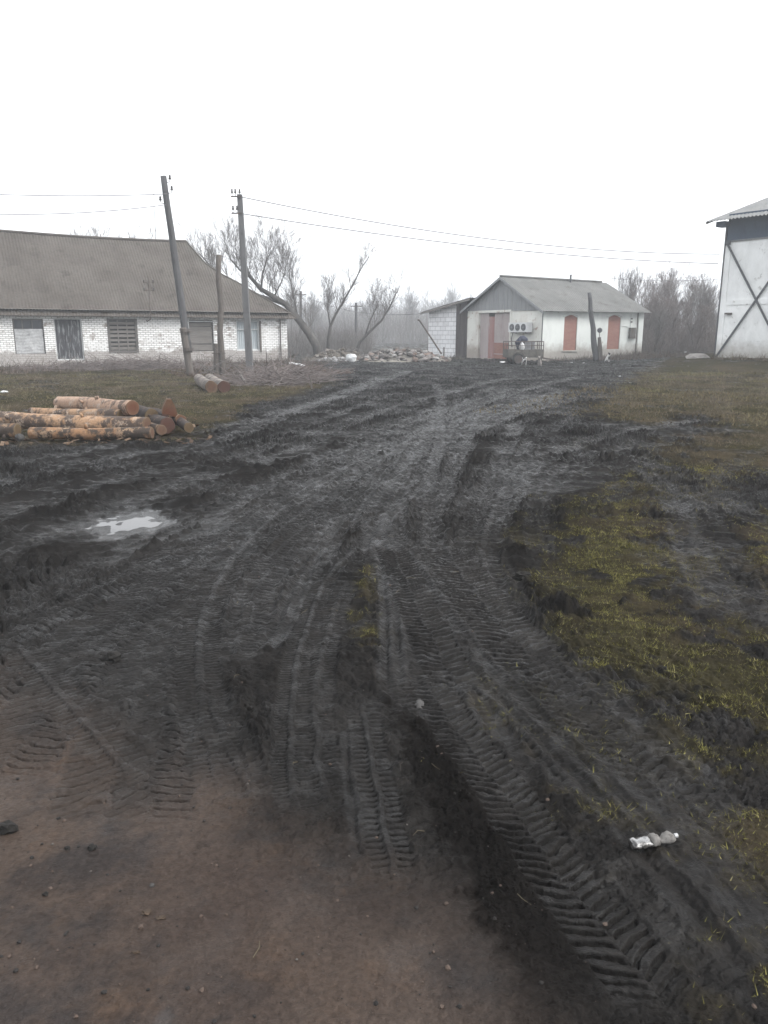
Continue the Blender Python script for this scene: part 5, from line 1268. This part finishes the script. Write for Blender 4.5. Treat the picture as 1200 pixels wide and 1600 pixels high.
def make_dog(loc, az, mat, label, sitting=False, s=1.0):
    P_ = {}; E = []; Rr = {}
    def j(k, p, r, par=None):
        P_[k] = p; Rr[k] = r
        if par: E.append((par, k))
    if not sitting:
        j('hip', (-.22,0,.40), .085); j('belly', (-.03,0,.40), .085, 'hip'); j('chest', (.16,0,.40), .105, 'belly'); j('neck', (.25,0,.50), .065, 'chest'); j('head', (.31,0,.58), .068, 'neck'); j('muz', (.39,0,.565), .038, 'head'); j('nose', (.43,0,.56), .026, 'muz')
        j('t1', (-.31,0,.44), .022, 'hip'); j('t2', (-.40,0,.53), .016, 't1'); j('t3', (-.40,0,.62), .012, 't2')
        for y, q in ((.075,'l'), (-.075,'r')):
            j('fs'+q, (.16,y,.30), .045, 'chest'); j('fe'+q, (.155,y,.17), .027, 'fs'+q); j('fp'+q, (.165,y,.02), .022, 'fe'+q); j('ff'+q, (.20,y,.015), .02, 'fp'+q)
            j('hk'+q, (-.19,y,.28), .058, 'hip'); j('hh'+q, (-.28,y,.15), .026, 'hk'+q); j('hp'+q, (-.26,y,.02), .021, 'hh'+q); j('hf'+q, (-.22,y,.015), .02, 'hp'+q)
            j('e'+q, (.29,y*.75,.66), .024, 'head'); j('et'+q, (.295,y*.95,.70), .010, 'e'+q)
    else:
        j('hip', (-.13,0,.12), .10); j('belly', (-.06,0,.24), .095, 'hip'); j('chest', (.03,0,.37), .095, 'belly'); j('neck', (.07,0,.48), .062, 'chest'); j('head', (.12,0,.56), .068, 'neck'); j('muz', (.20,0,.545), .038, 'head'); j('nose', (.24,0,.54), .026, 'muz')
        j('t1', (-.24,0,.05), .022, 'hip'); j('t2', (-.36,.05,.03), .014, 't1')
        for y, q in ((.07,'l'), (-.07,'r')):
            j('fs'+q, (.06,y,.28), .042, 'chest'); j('fe'+q, (.07,y,.15), .026, 'fs'+q); j('fp'+q, (.08,y,.02), .022, 'fe'+q); j('ff'+q, (.12,y,.015), .02, 'fp'+q)
            j('hk'+q, (.00,y*1.5,.15), .055, 'hip'); j('hh'+q, (-.08,y*1.6,.04), .03, 'hk'+q); j('hf'+q, (.02,y*1.6,.02), .022, 'hh'+q)
            j('e'+q, (.10,y*.75,.64), .024, 'head'); j('et'+q, (.105,y*.95,.68), .010, 'e'+q)
    keys = list(P_); me = bpy.data.meshes.new('dog'); me.from_pydata([P_[k] for k in keys], [(keys.index(a), keys.index(b)) for a, b in E], []); me.materials.append(mat)
    o = bpy.data.objects.new('dog', me); COL.objects.link(o); sk = o.modifiers.new('Skin', 'SKIN')
    if not me.skin_vertices: me.update()
    for i, k in enumerate(keys): me.skin_vertices[0].data[i].radius = (Rr[k], Rr[k]); me.skin_vertices[0].data[i].use_root = (i == 0)
    sk.use_smooth_shade = True; sb = o.modifiers.new('Sub', 'SUBSURF'); sb.levels = 1; sb.render_levels = 1
    o.location = loc; o.rotation_euler = (0, 0, az); o.scale = (s, s, s); tag(o, label, 'dog')
def dog_at(px, Y, az, mat, label, sitting=False, s=1.0):
    x = gx(px, Y); make_dog((x, Y, mz(x, Y)-.005), az, M[mat], label, sitting, s)
dog_at(819, 40.6, R(-80), 'dog_bw', 'black and white dog standing in front of the trailer', False, .72)
dog_at(843, 40.2, R(-120), 'dog_grey', 'pale grey dog sitting off the right end of the trailer', True, .78)
dog_at(949, 43.0, R(-60), 'dog_bw', 'black and white dog sitting near the leaning post by the workshop', True, .8)

# scraps of litter
rng = random.Random(21)
for px, py, s, lab in ((785, 566.5, .22, 'white scrap on the mud left of the trailer'), (893, 567.5, .10, 'white scrap on the mud below the left bricked up window'), (912, 568.5, .08, 'small white scrap between the leaning post and the trailer'), (967, 564.5, .10, 'white scrap on the grass below the right bricked up window'), (1011, 561.5, .2, 'pale scrap lying past the right corner of the workshop'), (970, 590, .09, 'white scrap in the grass right of the mud yard'), (1070, 558.5, .12, 'white scrap before the bushes left of the farm shed'), (6, 614, .14, 'white scrap at the left edge behind the log stack')):
    g = gp(px, py); mb = MB(); z = mz(*g)+.03
    pts = [V((g[0]+s*rng.uniform(-1,1), g[1]+s*rng.uniform(-1,1)*.8, z+rng.uniform(0,.09))) for _ in range(5)]
    mb.blob((g[0], g[1], z), s*.7, rng, 1, (1.2,.8,.35), .35)
    tag(mb.build('litter_scrap', M['litter'], origin=(g[0], g[1], 0)), lab, 'litter')

# ------------------------------------------------------------------ trees
def branch(out, p, d, L, r, lvl, maxl, rng, up=.12, nch=6, spread=.7, ratio=.55, wander=.14, seg=5):
    pts = [p.copy()]; rad = [r]; dirs = [d.copy()]
    for i in range(seg):
        d = (d+V((rng.gauss(0, wander), rng.gauss(0, wander), rng.gauss(0, wander*.7)+up))).normalized(); p = p+d*(L/seg)
        pts.append(p.copy()); rad.append(r*(1-.8*(i+1)/seg)); dirs.append(d.copy())
    out.append((pts, rad, lvl))
    if lvl < maxl:
        for _ in range(nch):
            t = rng.uniform(.22, .98); i = min(int(t*seg), seg-1); f = t*seg-i; q = pts[i].lerp(pts[i+1], f); dd = dirs[i+1]
            o = dd.orthogonal().normalized(); o.rotate(Matrix.Rotation(rng.uniform(0, 6.2832), 3, dd)); a = rng.gauss(spread, .16)
            nd = (dd*math.cos(a)+o*math.sin(a)).normalized()
            branch(out, q, nd, L*ratio*rng.uniform(.65, 1.2)*(1.15-.5*t), max(rad[i]*.55, .006), lvl+1, maxl, rng, up, nch, spread, ratio, wander, 4 if lvl < 2 else 3)

def build_tree(name, label, group, paths, rng_seed, base, cat='tree', shoots=None, mats=('bark','twig'), minr=.006):
    """paths: list of (points, r0, r1) for the trunk and limbs; shoots: dict for the branches that grow off them"""
    rng = random.Random(rng_seed); th = thing(name, label, cat, base, group); mt, mc = MB(), MB()
    out = []
    for pts, r0, r1 in paths:
        n = len(pts); mt.tube(pts, [r0+(r1-r0)*i/(n-1) for i in range(n)], 8)
        for _ in range(shoots['n'] if len(pts) > 2 else shoots['n']//2):
            t = rng.uniform(shoots.get('t0', .35), 1)*(n-1); i = min(int(t), n-2); q = V(pts[i]).lerp(V(pts[i+1]), t-i); dd = (V(pts[i+1])-V(pts[i])).normalized()
            nd = (dd*rng.uniform(.1,.7)+V((rng.gauss(0,.45), rng.gauss(0,.45), rng.uniform(.3,1.1)))).normalized()
            branch(out, q, nd, shoots['L']*rng.uniform(.55,1.15), min((r0+(r1-r0)*t/(n-1))*.30, .03), 1, shoots['max'], rng, shoots.get('up', .10), shoots.get('nch', 6), shoots.get('spread', .6), shoots.get('ratio', .55), shoots.get('wander', .13))
    for pts, rad, lvl in out:
        rad = [max(x, minr) for x in rad]
        (mt if lvl <= 1 and rad[0] > .03 else mc).tube(pts, rad, 5 if rad[0] > .03 else 3, cap=False)
    mt.build('trunk', M[mats[0]], th, smooth=True); mc.build('crown', M[mats[1]], th)
    return th

def P3(l, Y): return [pt(a, b, Y) for a, b in l]
# willow leaning over the end of the house
Y = 54
x = gx(498, Y); pa = [V((x, Y, -.2))]+P3([(494,540),(482,520),(466,499),(447,476),(428,464),(408,452),(392,434),(384,418),(374,402)], Y)
p2 = P3([(447,476),(430,470),(405,462),(385,452),(362,440),(340,428),(322,408),(312,396)], Y+.6)
p3 = P3([(408,452),(410,430),(416,408),(424,392)], Y-.5)
p4 = P3([(392,434),(375,422),(360,405),(355,388)], Y+.5)
p5 = P3([(482,520),(468,505),(462,480),(455,445),(450,420)], Y+.8)
p6 = P3([(428,464),(440,440),(447,420)], Y)
build_tree('bare_tree', 'big bare willow whose thick trunk leans left over the end of the house', None, [(pa,.31,.06),(p2,.15,.03),(p3,.085,.02),(p4,.085,.02),(p5,.07,.02),(p6,.06,.015)], 4, (x, Y, 0), shoots=dict(n=25, L=2.0, max=3, nch=6, spread=.55, ratio=.64, up=.10, t0=.12, wander=.09), minr=.0048)
Y = 57
x = gx(512, Y); pa = [V((x, Y, -.2))]+P3([(513,530),(516,510),(524,492),(540,465),(553,442),(564,420),(577,401)], Y)
build_tree('bare_tree', 'slender bare tree curving right, beside the leaning willow', None, [(pa,.13,.018),(P3([(516,510),(512,485),(514,455)], Y),.05,.018)], 7, (x, Y, 0), shoots=dict(n=26, L=1.6, max=3, nch=5, spread=.55, ratio=.66, up=.11, t0=.3, wander=.09), minr=.0048)
Y = 58
x = gx(553, Y); pa = [V((x, Y, -.2))]+P3([(562,535),(578,518),(596,501),(606,485),(616,465),(625,446)], Y); pb = P3([(570,527),(577,505),(586,485),(592,470)], Y)
build_tree('bare_tree', 'low forked bare tree leaning right behind the rubble', None, [(pa,.13,.02),(pb,.07,.018)], 9, (x, Y, 0), shoots=dict(n=24, L=1.5, max=3, nch=5, spread=.55, ratio=.66, up=.11, t0=.3, wander=.09), minr=.0048)

# upright trees: four kinds built once, then copied
def proto(seed, h, n=26, maxl=3, spread=.5, up=.10, wide=.5, mats=('bark','twig'), stems=1, minr=.010, t0=.2, nch=5):
    rng = random.Random(seed); paths = []
    for k in range(stems):
        a = rng.uniform(0, 6.28); w_ = wide*rng.uniform(.3, 1) if stems > 1 else .15
        p = [V((0,0,-.3))]; 
        for i in range(1, 7): p.append(V((math.cos(a)*w_*h*.35*(i/6)**1.2+rng.gauss(0,.08), math.sin(a)*w_*h*.35*(i/6)**1.2+rng.gauss(0,.08), h*.82*i/6)))
        paths.append((p, .022*h/stems**.4, .004*h))
    th = build_tree('bare_tree', 'tree', None, paths, seed, (0,0,0), shoots=dict(n=n, L=h*.36, max=maxl, nch=nch, spread=spread, ratio=.55, up=up, t0=t0), mats=mats, minr=minr)
    th['h'] = max(v.co.z for ch in th.children for v in ch.data.vertices); return th
def copy_thing(src, loc, rz, sc, label, group, cat='tree'):
    r = src.copy(); COL.objects.link(r); r.location = loc; r.rotation_euler = (0,0,rz); r.scale = (sc[0], sc[0], sc[1]) if isinstance(sc, tuple) else (sc,)*3
    for ch in list(src.children):
        c = ch.copy(); COL.objects.link(c); c.parent = r
    return tag(r, label, cat, group)
def place(src, px, ytop, Y, h, label, group, first, rz, wide=1.0, cat='tree'):
    x = gx(px, Y); hh = zat(ytop, x, Y)-mz(x, Y); s = hh/src['h']; sc = (s*wide, s)
    if first: src.location = (x, Y, mz(x, Y)); src.rotation_euler = (0,0,rz); src.scale = (sc[0], sc[0], sc[1]); tag(src, label, cat, group)
    else: copy_thing(src, (x, Y, mz(x, Y)), rz, sc, label, group, cat)
GF = 'faded bare trees far behind the yard'
ta = proto(31, 10, 26, 3, .5, .10); tb = proto(32, 10, 30, 3, .42, .14, stems=3, wide=.5); 
FAR = [(598, 433, 130, 'faded bare tree with a forked crown, behind the forked leaning tree', 0, 1.0), (640, 437, 165, 'faded round bare tree, left of the palest tall one', 1, 1.1), (668, 441, 185, 'faded broad bare tree midway between rubble heap and sky', 0, 1.2), (707, 432, 215, 'palest tall round bare tree beside the workshop gable', 1, 1.0),
       (690, 458, 175, 'faded low bare tree just left of the lean-to roof', 1, 1.2), (455, 430, 110, 'grey bare tree standing behind the willow trunk', 0, .8), (490, 445, 120, 'grey bare tree between the willow and the slender tree', 1, .9), (540, 452, 135, 'grey bare tree behind the slender curving tree', 0, .9), (735, 452, 175, 'faded bare tree peeping over the lean-to roof', 1, 1.0), (570, 462, 170, 'low faded bare tree behind the heap of broken brick', 1, 1.1)]
used = set()
for i, (px, yt, Y, lab, k, wd) in enumerate(FAR):
    place((ta, tb)[k], px, yt, Y, 10, lab, GF, k not in used, i*1.3, wd); used.add(k)
GH = 'bare treetops over the house ridge'
tc = proto(33, 10, 24, 3, .45, .12, stems=2, wide=.4, minr=.018)
for i, (px, yt, Y, lab) in enumerate(((132, 348, 64, 'lone bare treetop over the house ridge, farthest left'), (160, 350, 66, 'thin bare treetop over the house ridge, second from left'), (180, 347, 63, 'bushy bare treetop over the middle of the house ridge'), (219, 346, 66, 'bare treetop over the house ridge left of the antenna'), (305, 366, 70, 'bare tree behind the right end of the house ridge'), (335, 358, 66, 'bare tree behind the hip of the house roof'))):
    place(tc, px, yt, Y, 10, lab, GH, i == 0, i*1.7, .55)
GR = 'bare trees and bushes between workshop and shed'
td = proto(34, 7, 26, 3, .5, .12, stems=6, wide=1.1, mats=('twig_brown','twig_brown'), minr=.006, t0=.25); te_ = proto(35, 7, 30, 3, .36, .2, stems=5, wide=.55, mats=('bark','twig'), minr=.006, t0=.1)
RT = [(976, 404, 66, 'tall thin bare shoots rising behind the right end of the workshop roof', 1, .8), (1012, 416, 64, 'dense brown bush right beside the workshop', 0, 1.0), (1036, 405, 66, 'tallest dense bare tree in the thicket', 0, 1.05), (1062, 410, 68, 'tall dense bare tree right of the tallest one in the thicket', 0, 1.0), (1085, 427, 64, 'mid height bare bush left of the farm shed corner', 1, 1.0), (1104, 433, 60, 'open bare bush next to the farm shed corner', 1, 1.1), (1120, 440, 66, 'bare bush half hidden behind the farm shed corner', 0, 1.0), (1000, 440, 58, 'lower brown bush at the workshop corner', 0, 1.1), (1045, 452, 57, 'lower brown bush before the tallest tree of the thicket', 0, 1.2), (1085, 462, 55, 'low brown bush before the farm shed corner', 0, 1.2), (1022, 475, 55, 'low twiggy bush in front of the thicket on its left side', 1, 1.3)]
used = set()
for i, (px, yt, Y, lab, k, wd) in enumerate(RT):
    place((td, te_)[k], px, yt, Y, 7, lab, GR, k not in used, i*2.1, wd, 'bush' if 'bush' in lab else 'tree'); used.add(k)

# undergrowth that reads as one mass
def brushwood(name, label, areas, seed, mat):
    rng = random.Random(seed); mb = MB()
    for (x0, x1, Y0, Y1, n, h, rr) in areas:
        for _ in range(n):
            Y = rng.uniform(Y0, Y1); x = gx(rng.uniform(x0, x1), Y); z = mz(x, Y); L = h*(.35+.65*rng.random()); d = V((rng.gauss(0,.28), rng.gauss(0,.28), 1)).normalized(); p = V((x, Y, z-.1))
            q = p+d*L*.5; t = q+(d+V((rng.gauss(0,.25), rng.gauss(0,.25), 0))).normalized()*L*.5
            mb.tube([p, q, t], [rr, rr*.8, rr*.35], 3, cap=False)
            for _k in range(4):
                u = p.lerp(t, rng.uniform(.3,.95)); w_ = V((rng.gauss(0,.6), rng.gauss(0,.6), rng.uniform(.3,1))).normalized(); mb.tube([u, u+w_*L*.16, u+w_*L*.3+Z*L*.04], [rr*.5, rr*.4, rr*.3], 3, cap=False)
    tag(mb.build(name, mat), label, kind='stuff')
brushwood('undergrowth', 'brown undergrowth filling the thicket between workshop and shed', [(985,1135,54,64,1900,2.0,.010), (985,1135,60,70,800,3.0,.010)], 41, M['twig_brown'])
brushwood('undergrowth', 'grey undergrowth behind the leaning trees and rubble', [(440,580,58,75,1500,2.4,.010), (440,720,110,170,2200,6.0,.02)], 42, M['twig'])
brushwood('far_wood', 'far off wood fading into the fog behind the yard', [(380,820,250,340,3600,13,.10), (380,820,225,250,1500,8,.08), (-200,380,180,270,1200,11,.08), (820,1700,180,270,1800,11,.08)], 43, M['twig'])

# ------------------------------------------------------------------ small things in the foreground
def build_bottle():
    g = gp(1016, 1329); z = gz(*g); A = V((*gp(985, 1334), 0)); B = V((*gp(1050, 1322), 0)); d = (B-A).normalized(); L = (B-A).length
    th = thing('plastic_bottle', 'crushed clear plastic bottle with a muddy white label lying on the mud', 'bottle', (g[0], g[1], z))
    a = d.cross(Z).normalized(); rng = random.Random(2)
    zg = max(gz(A.x, A.y), gz(B.x, B.y), z)
    def body(prof, name, mat, seed, sq=.72):
        r2 = random.Random(seed); mb = MB(); N = 22; rows = []
        for t, r in prof:
            c = A+d*L*t; row = []
            for k in range(N):
                an = k*6.2832/N; cr = 1+.10*math.sin(3*an+t*19)+.10*math.sin(5*an-t*31)+r2.uniform(-.05,.05)
                row.append(mb.vert(V((c.x, c.y, zg+.004+r*sq))+a*math.cos(an)*r*cr*1.1+Z*math.sin(an)*r*cr*sq))
            rows.append(row)
        for i in range(len(rows)-1):
            for k in range(N): mb.f.append((rows[i][k], rows[i][(k+1) % N], rows[i+1][(k+1) % N], rows[i+1][k]))
        mb.f.append(tuple(reversed(rows[0]))); mb.f.append(tuple(rows[-1]))
        return mb.build(name, mat, th, smooth=True)
    R0 = L*.135
    body([(0,.75*R0),(.02,1.0*R0),(.09,1.05*R0),(.16,.9*R0),(.24,1.05*R0),(.32,.92*R0),(.40,1.0*R0),(.46,.9*R0)], 'bottle_body', M['bottle'], 3, .62)
    lb = body([(.44,.92*R0),(.50,1.02*R0),(.56,.98*R0),(.62,.95*R0),(.66,.60*R0)], 'bottle_label', M['bottle_label'], 4, .8)
    body([(.66,.52*R0),(.70,.45*R0),(.74,.6*R0),(.82,.95*R0),(.92,1.0*R0),(.99,.8*R0)], 'bottle_neck', M['bottle_label'], 5, .75)
    A2 = B+d*.004; mb = MB(); mb.tube([A2+Z*(zg+.02), A2+d*.012+Z*(zg+.02)], R0*.36, 12); mb.build('bottle_cap', M['plastic_sheet'], th)
build_bottle()
def lump(px, py, r, mat, name, label, cat, seed, sq=(1,1,.6), rough=.2, sub=2, sink=.25):
    g = gp(px, py); z = gz(*g); mb = MB(); mb.blob((g[0], g[1], z+r*sq[2]*(1-sink)), r, random.Random(seed), sub, sq, rough); tag(mb.build(name, M[mat], origin=(g[0], g[1], z)), label, cat)
lump(655, 1099, .030, 'stone_pale', 'stone', 'pale flat stone on the black mud between the central wheel tracks', 'stone', 3, (.75,1.25,.5), .2)
lump(12, 1299, .026, 'clod', 'soil_clod', 'black soil clod at the left edge of the brown clay', 'clod', 4, (1.3,.8,.8), .3)
lump(178, 1028, .035, 'clod', 'soil_clod', 'black soil clod on the chevron tyre marks at the left', 'clod', 5, (1,1,.8), .25)
lump(145, 1328, .013, 'clod', 'soil_clod', 'dark soil clod on the brown clay, right of the edge clod', 'clod', 6, (1.1,.9,.8), .3)
lump(105, 1328, .009, 'clod', 'soil_clod', 'small dark soil clod left of the larger one on the clay', 'clod', 7, (1.1,.9,.8), .3)
lump(72, 1402, .008, 'clod', 'soil_clod', 'tiny soil clod low on the left of the brown clay', 'clod', 8, (1.1,.9,.8), .3)
lump(230, 1432, .012, 'leaf_brown', 'dead_leaf', 'curled brown dead leaf on the wet clay', 'leaf', 9, (1.2,.9,.35), .35, 2, .0)
lump(252, 1440, .011, 'leaf_brown', 'dead_leaf', 'dead leaf touching the curled one on the wet clay', 'leaf', 10, (1.3,.7,.3), .35, 2, .0)
lump(213, 1494, .008, 'leaf_brown', 'dead_leaf', 'narrow dead leaf nearer the camera on the wet clay', 'leaf', 11, (1.5,.6,.5), .3, 2, .0)
lump(238, 1388, .008, 'stone_pale', 'stone', 'small pale stone on the brown clay above the dead leaves', 'stone', 12, (1,1,.6), .25)
lump(772, 1180, .012, 'stone_pale', 'stone', 'small pale stone by the tractor track right of the middle', 'stone', 13, (1,1,.6), .25)
# lump of turf pushed up by a wheel
lump(815, 907, .055, 'clod', 'turf_lump', 'overturned black turf lump at the left edge of the grass patch', 'clod', 15, (1.2,.6,.55), .25, 3)

# ------------------------------------------------------------------ fog
mb = MB(); mb.box((-430,-430,-2.2), (860,0,0), (0,860,0), (0,0,17.5)); hz = mb.build('haze', M['wire']); hz['kind'] = 'stuff'
hm = bpy.data.materials.new('fog_air'); hm.use_nodes = True; t = hm.node_tree; t.nodes.clear()
o_ = t.nodes.new('ShaderNodeOutputMaterial'); pv = t.nodes.new('ShaderNodeVolumePrincipled'); pv.inputs['Color'].default_value = (.90,.94,.98,1); pv.inputs['Density'].default_value = .0020; pv.inputs['Anisotropy'].default_value = .0
t.links.new(pv.outputs[0], o_.inputs['Volume']); hz.data.materials.clear(); hz.data.materials.append(hm)
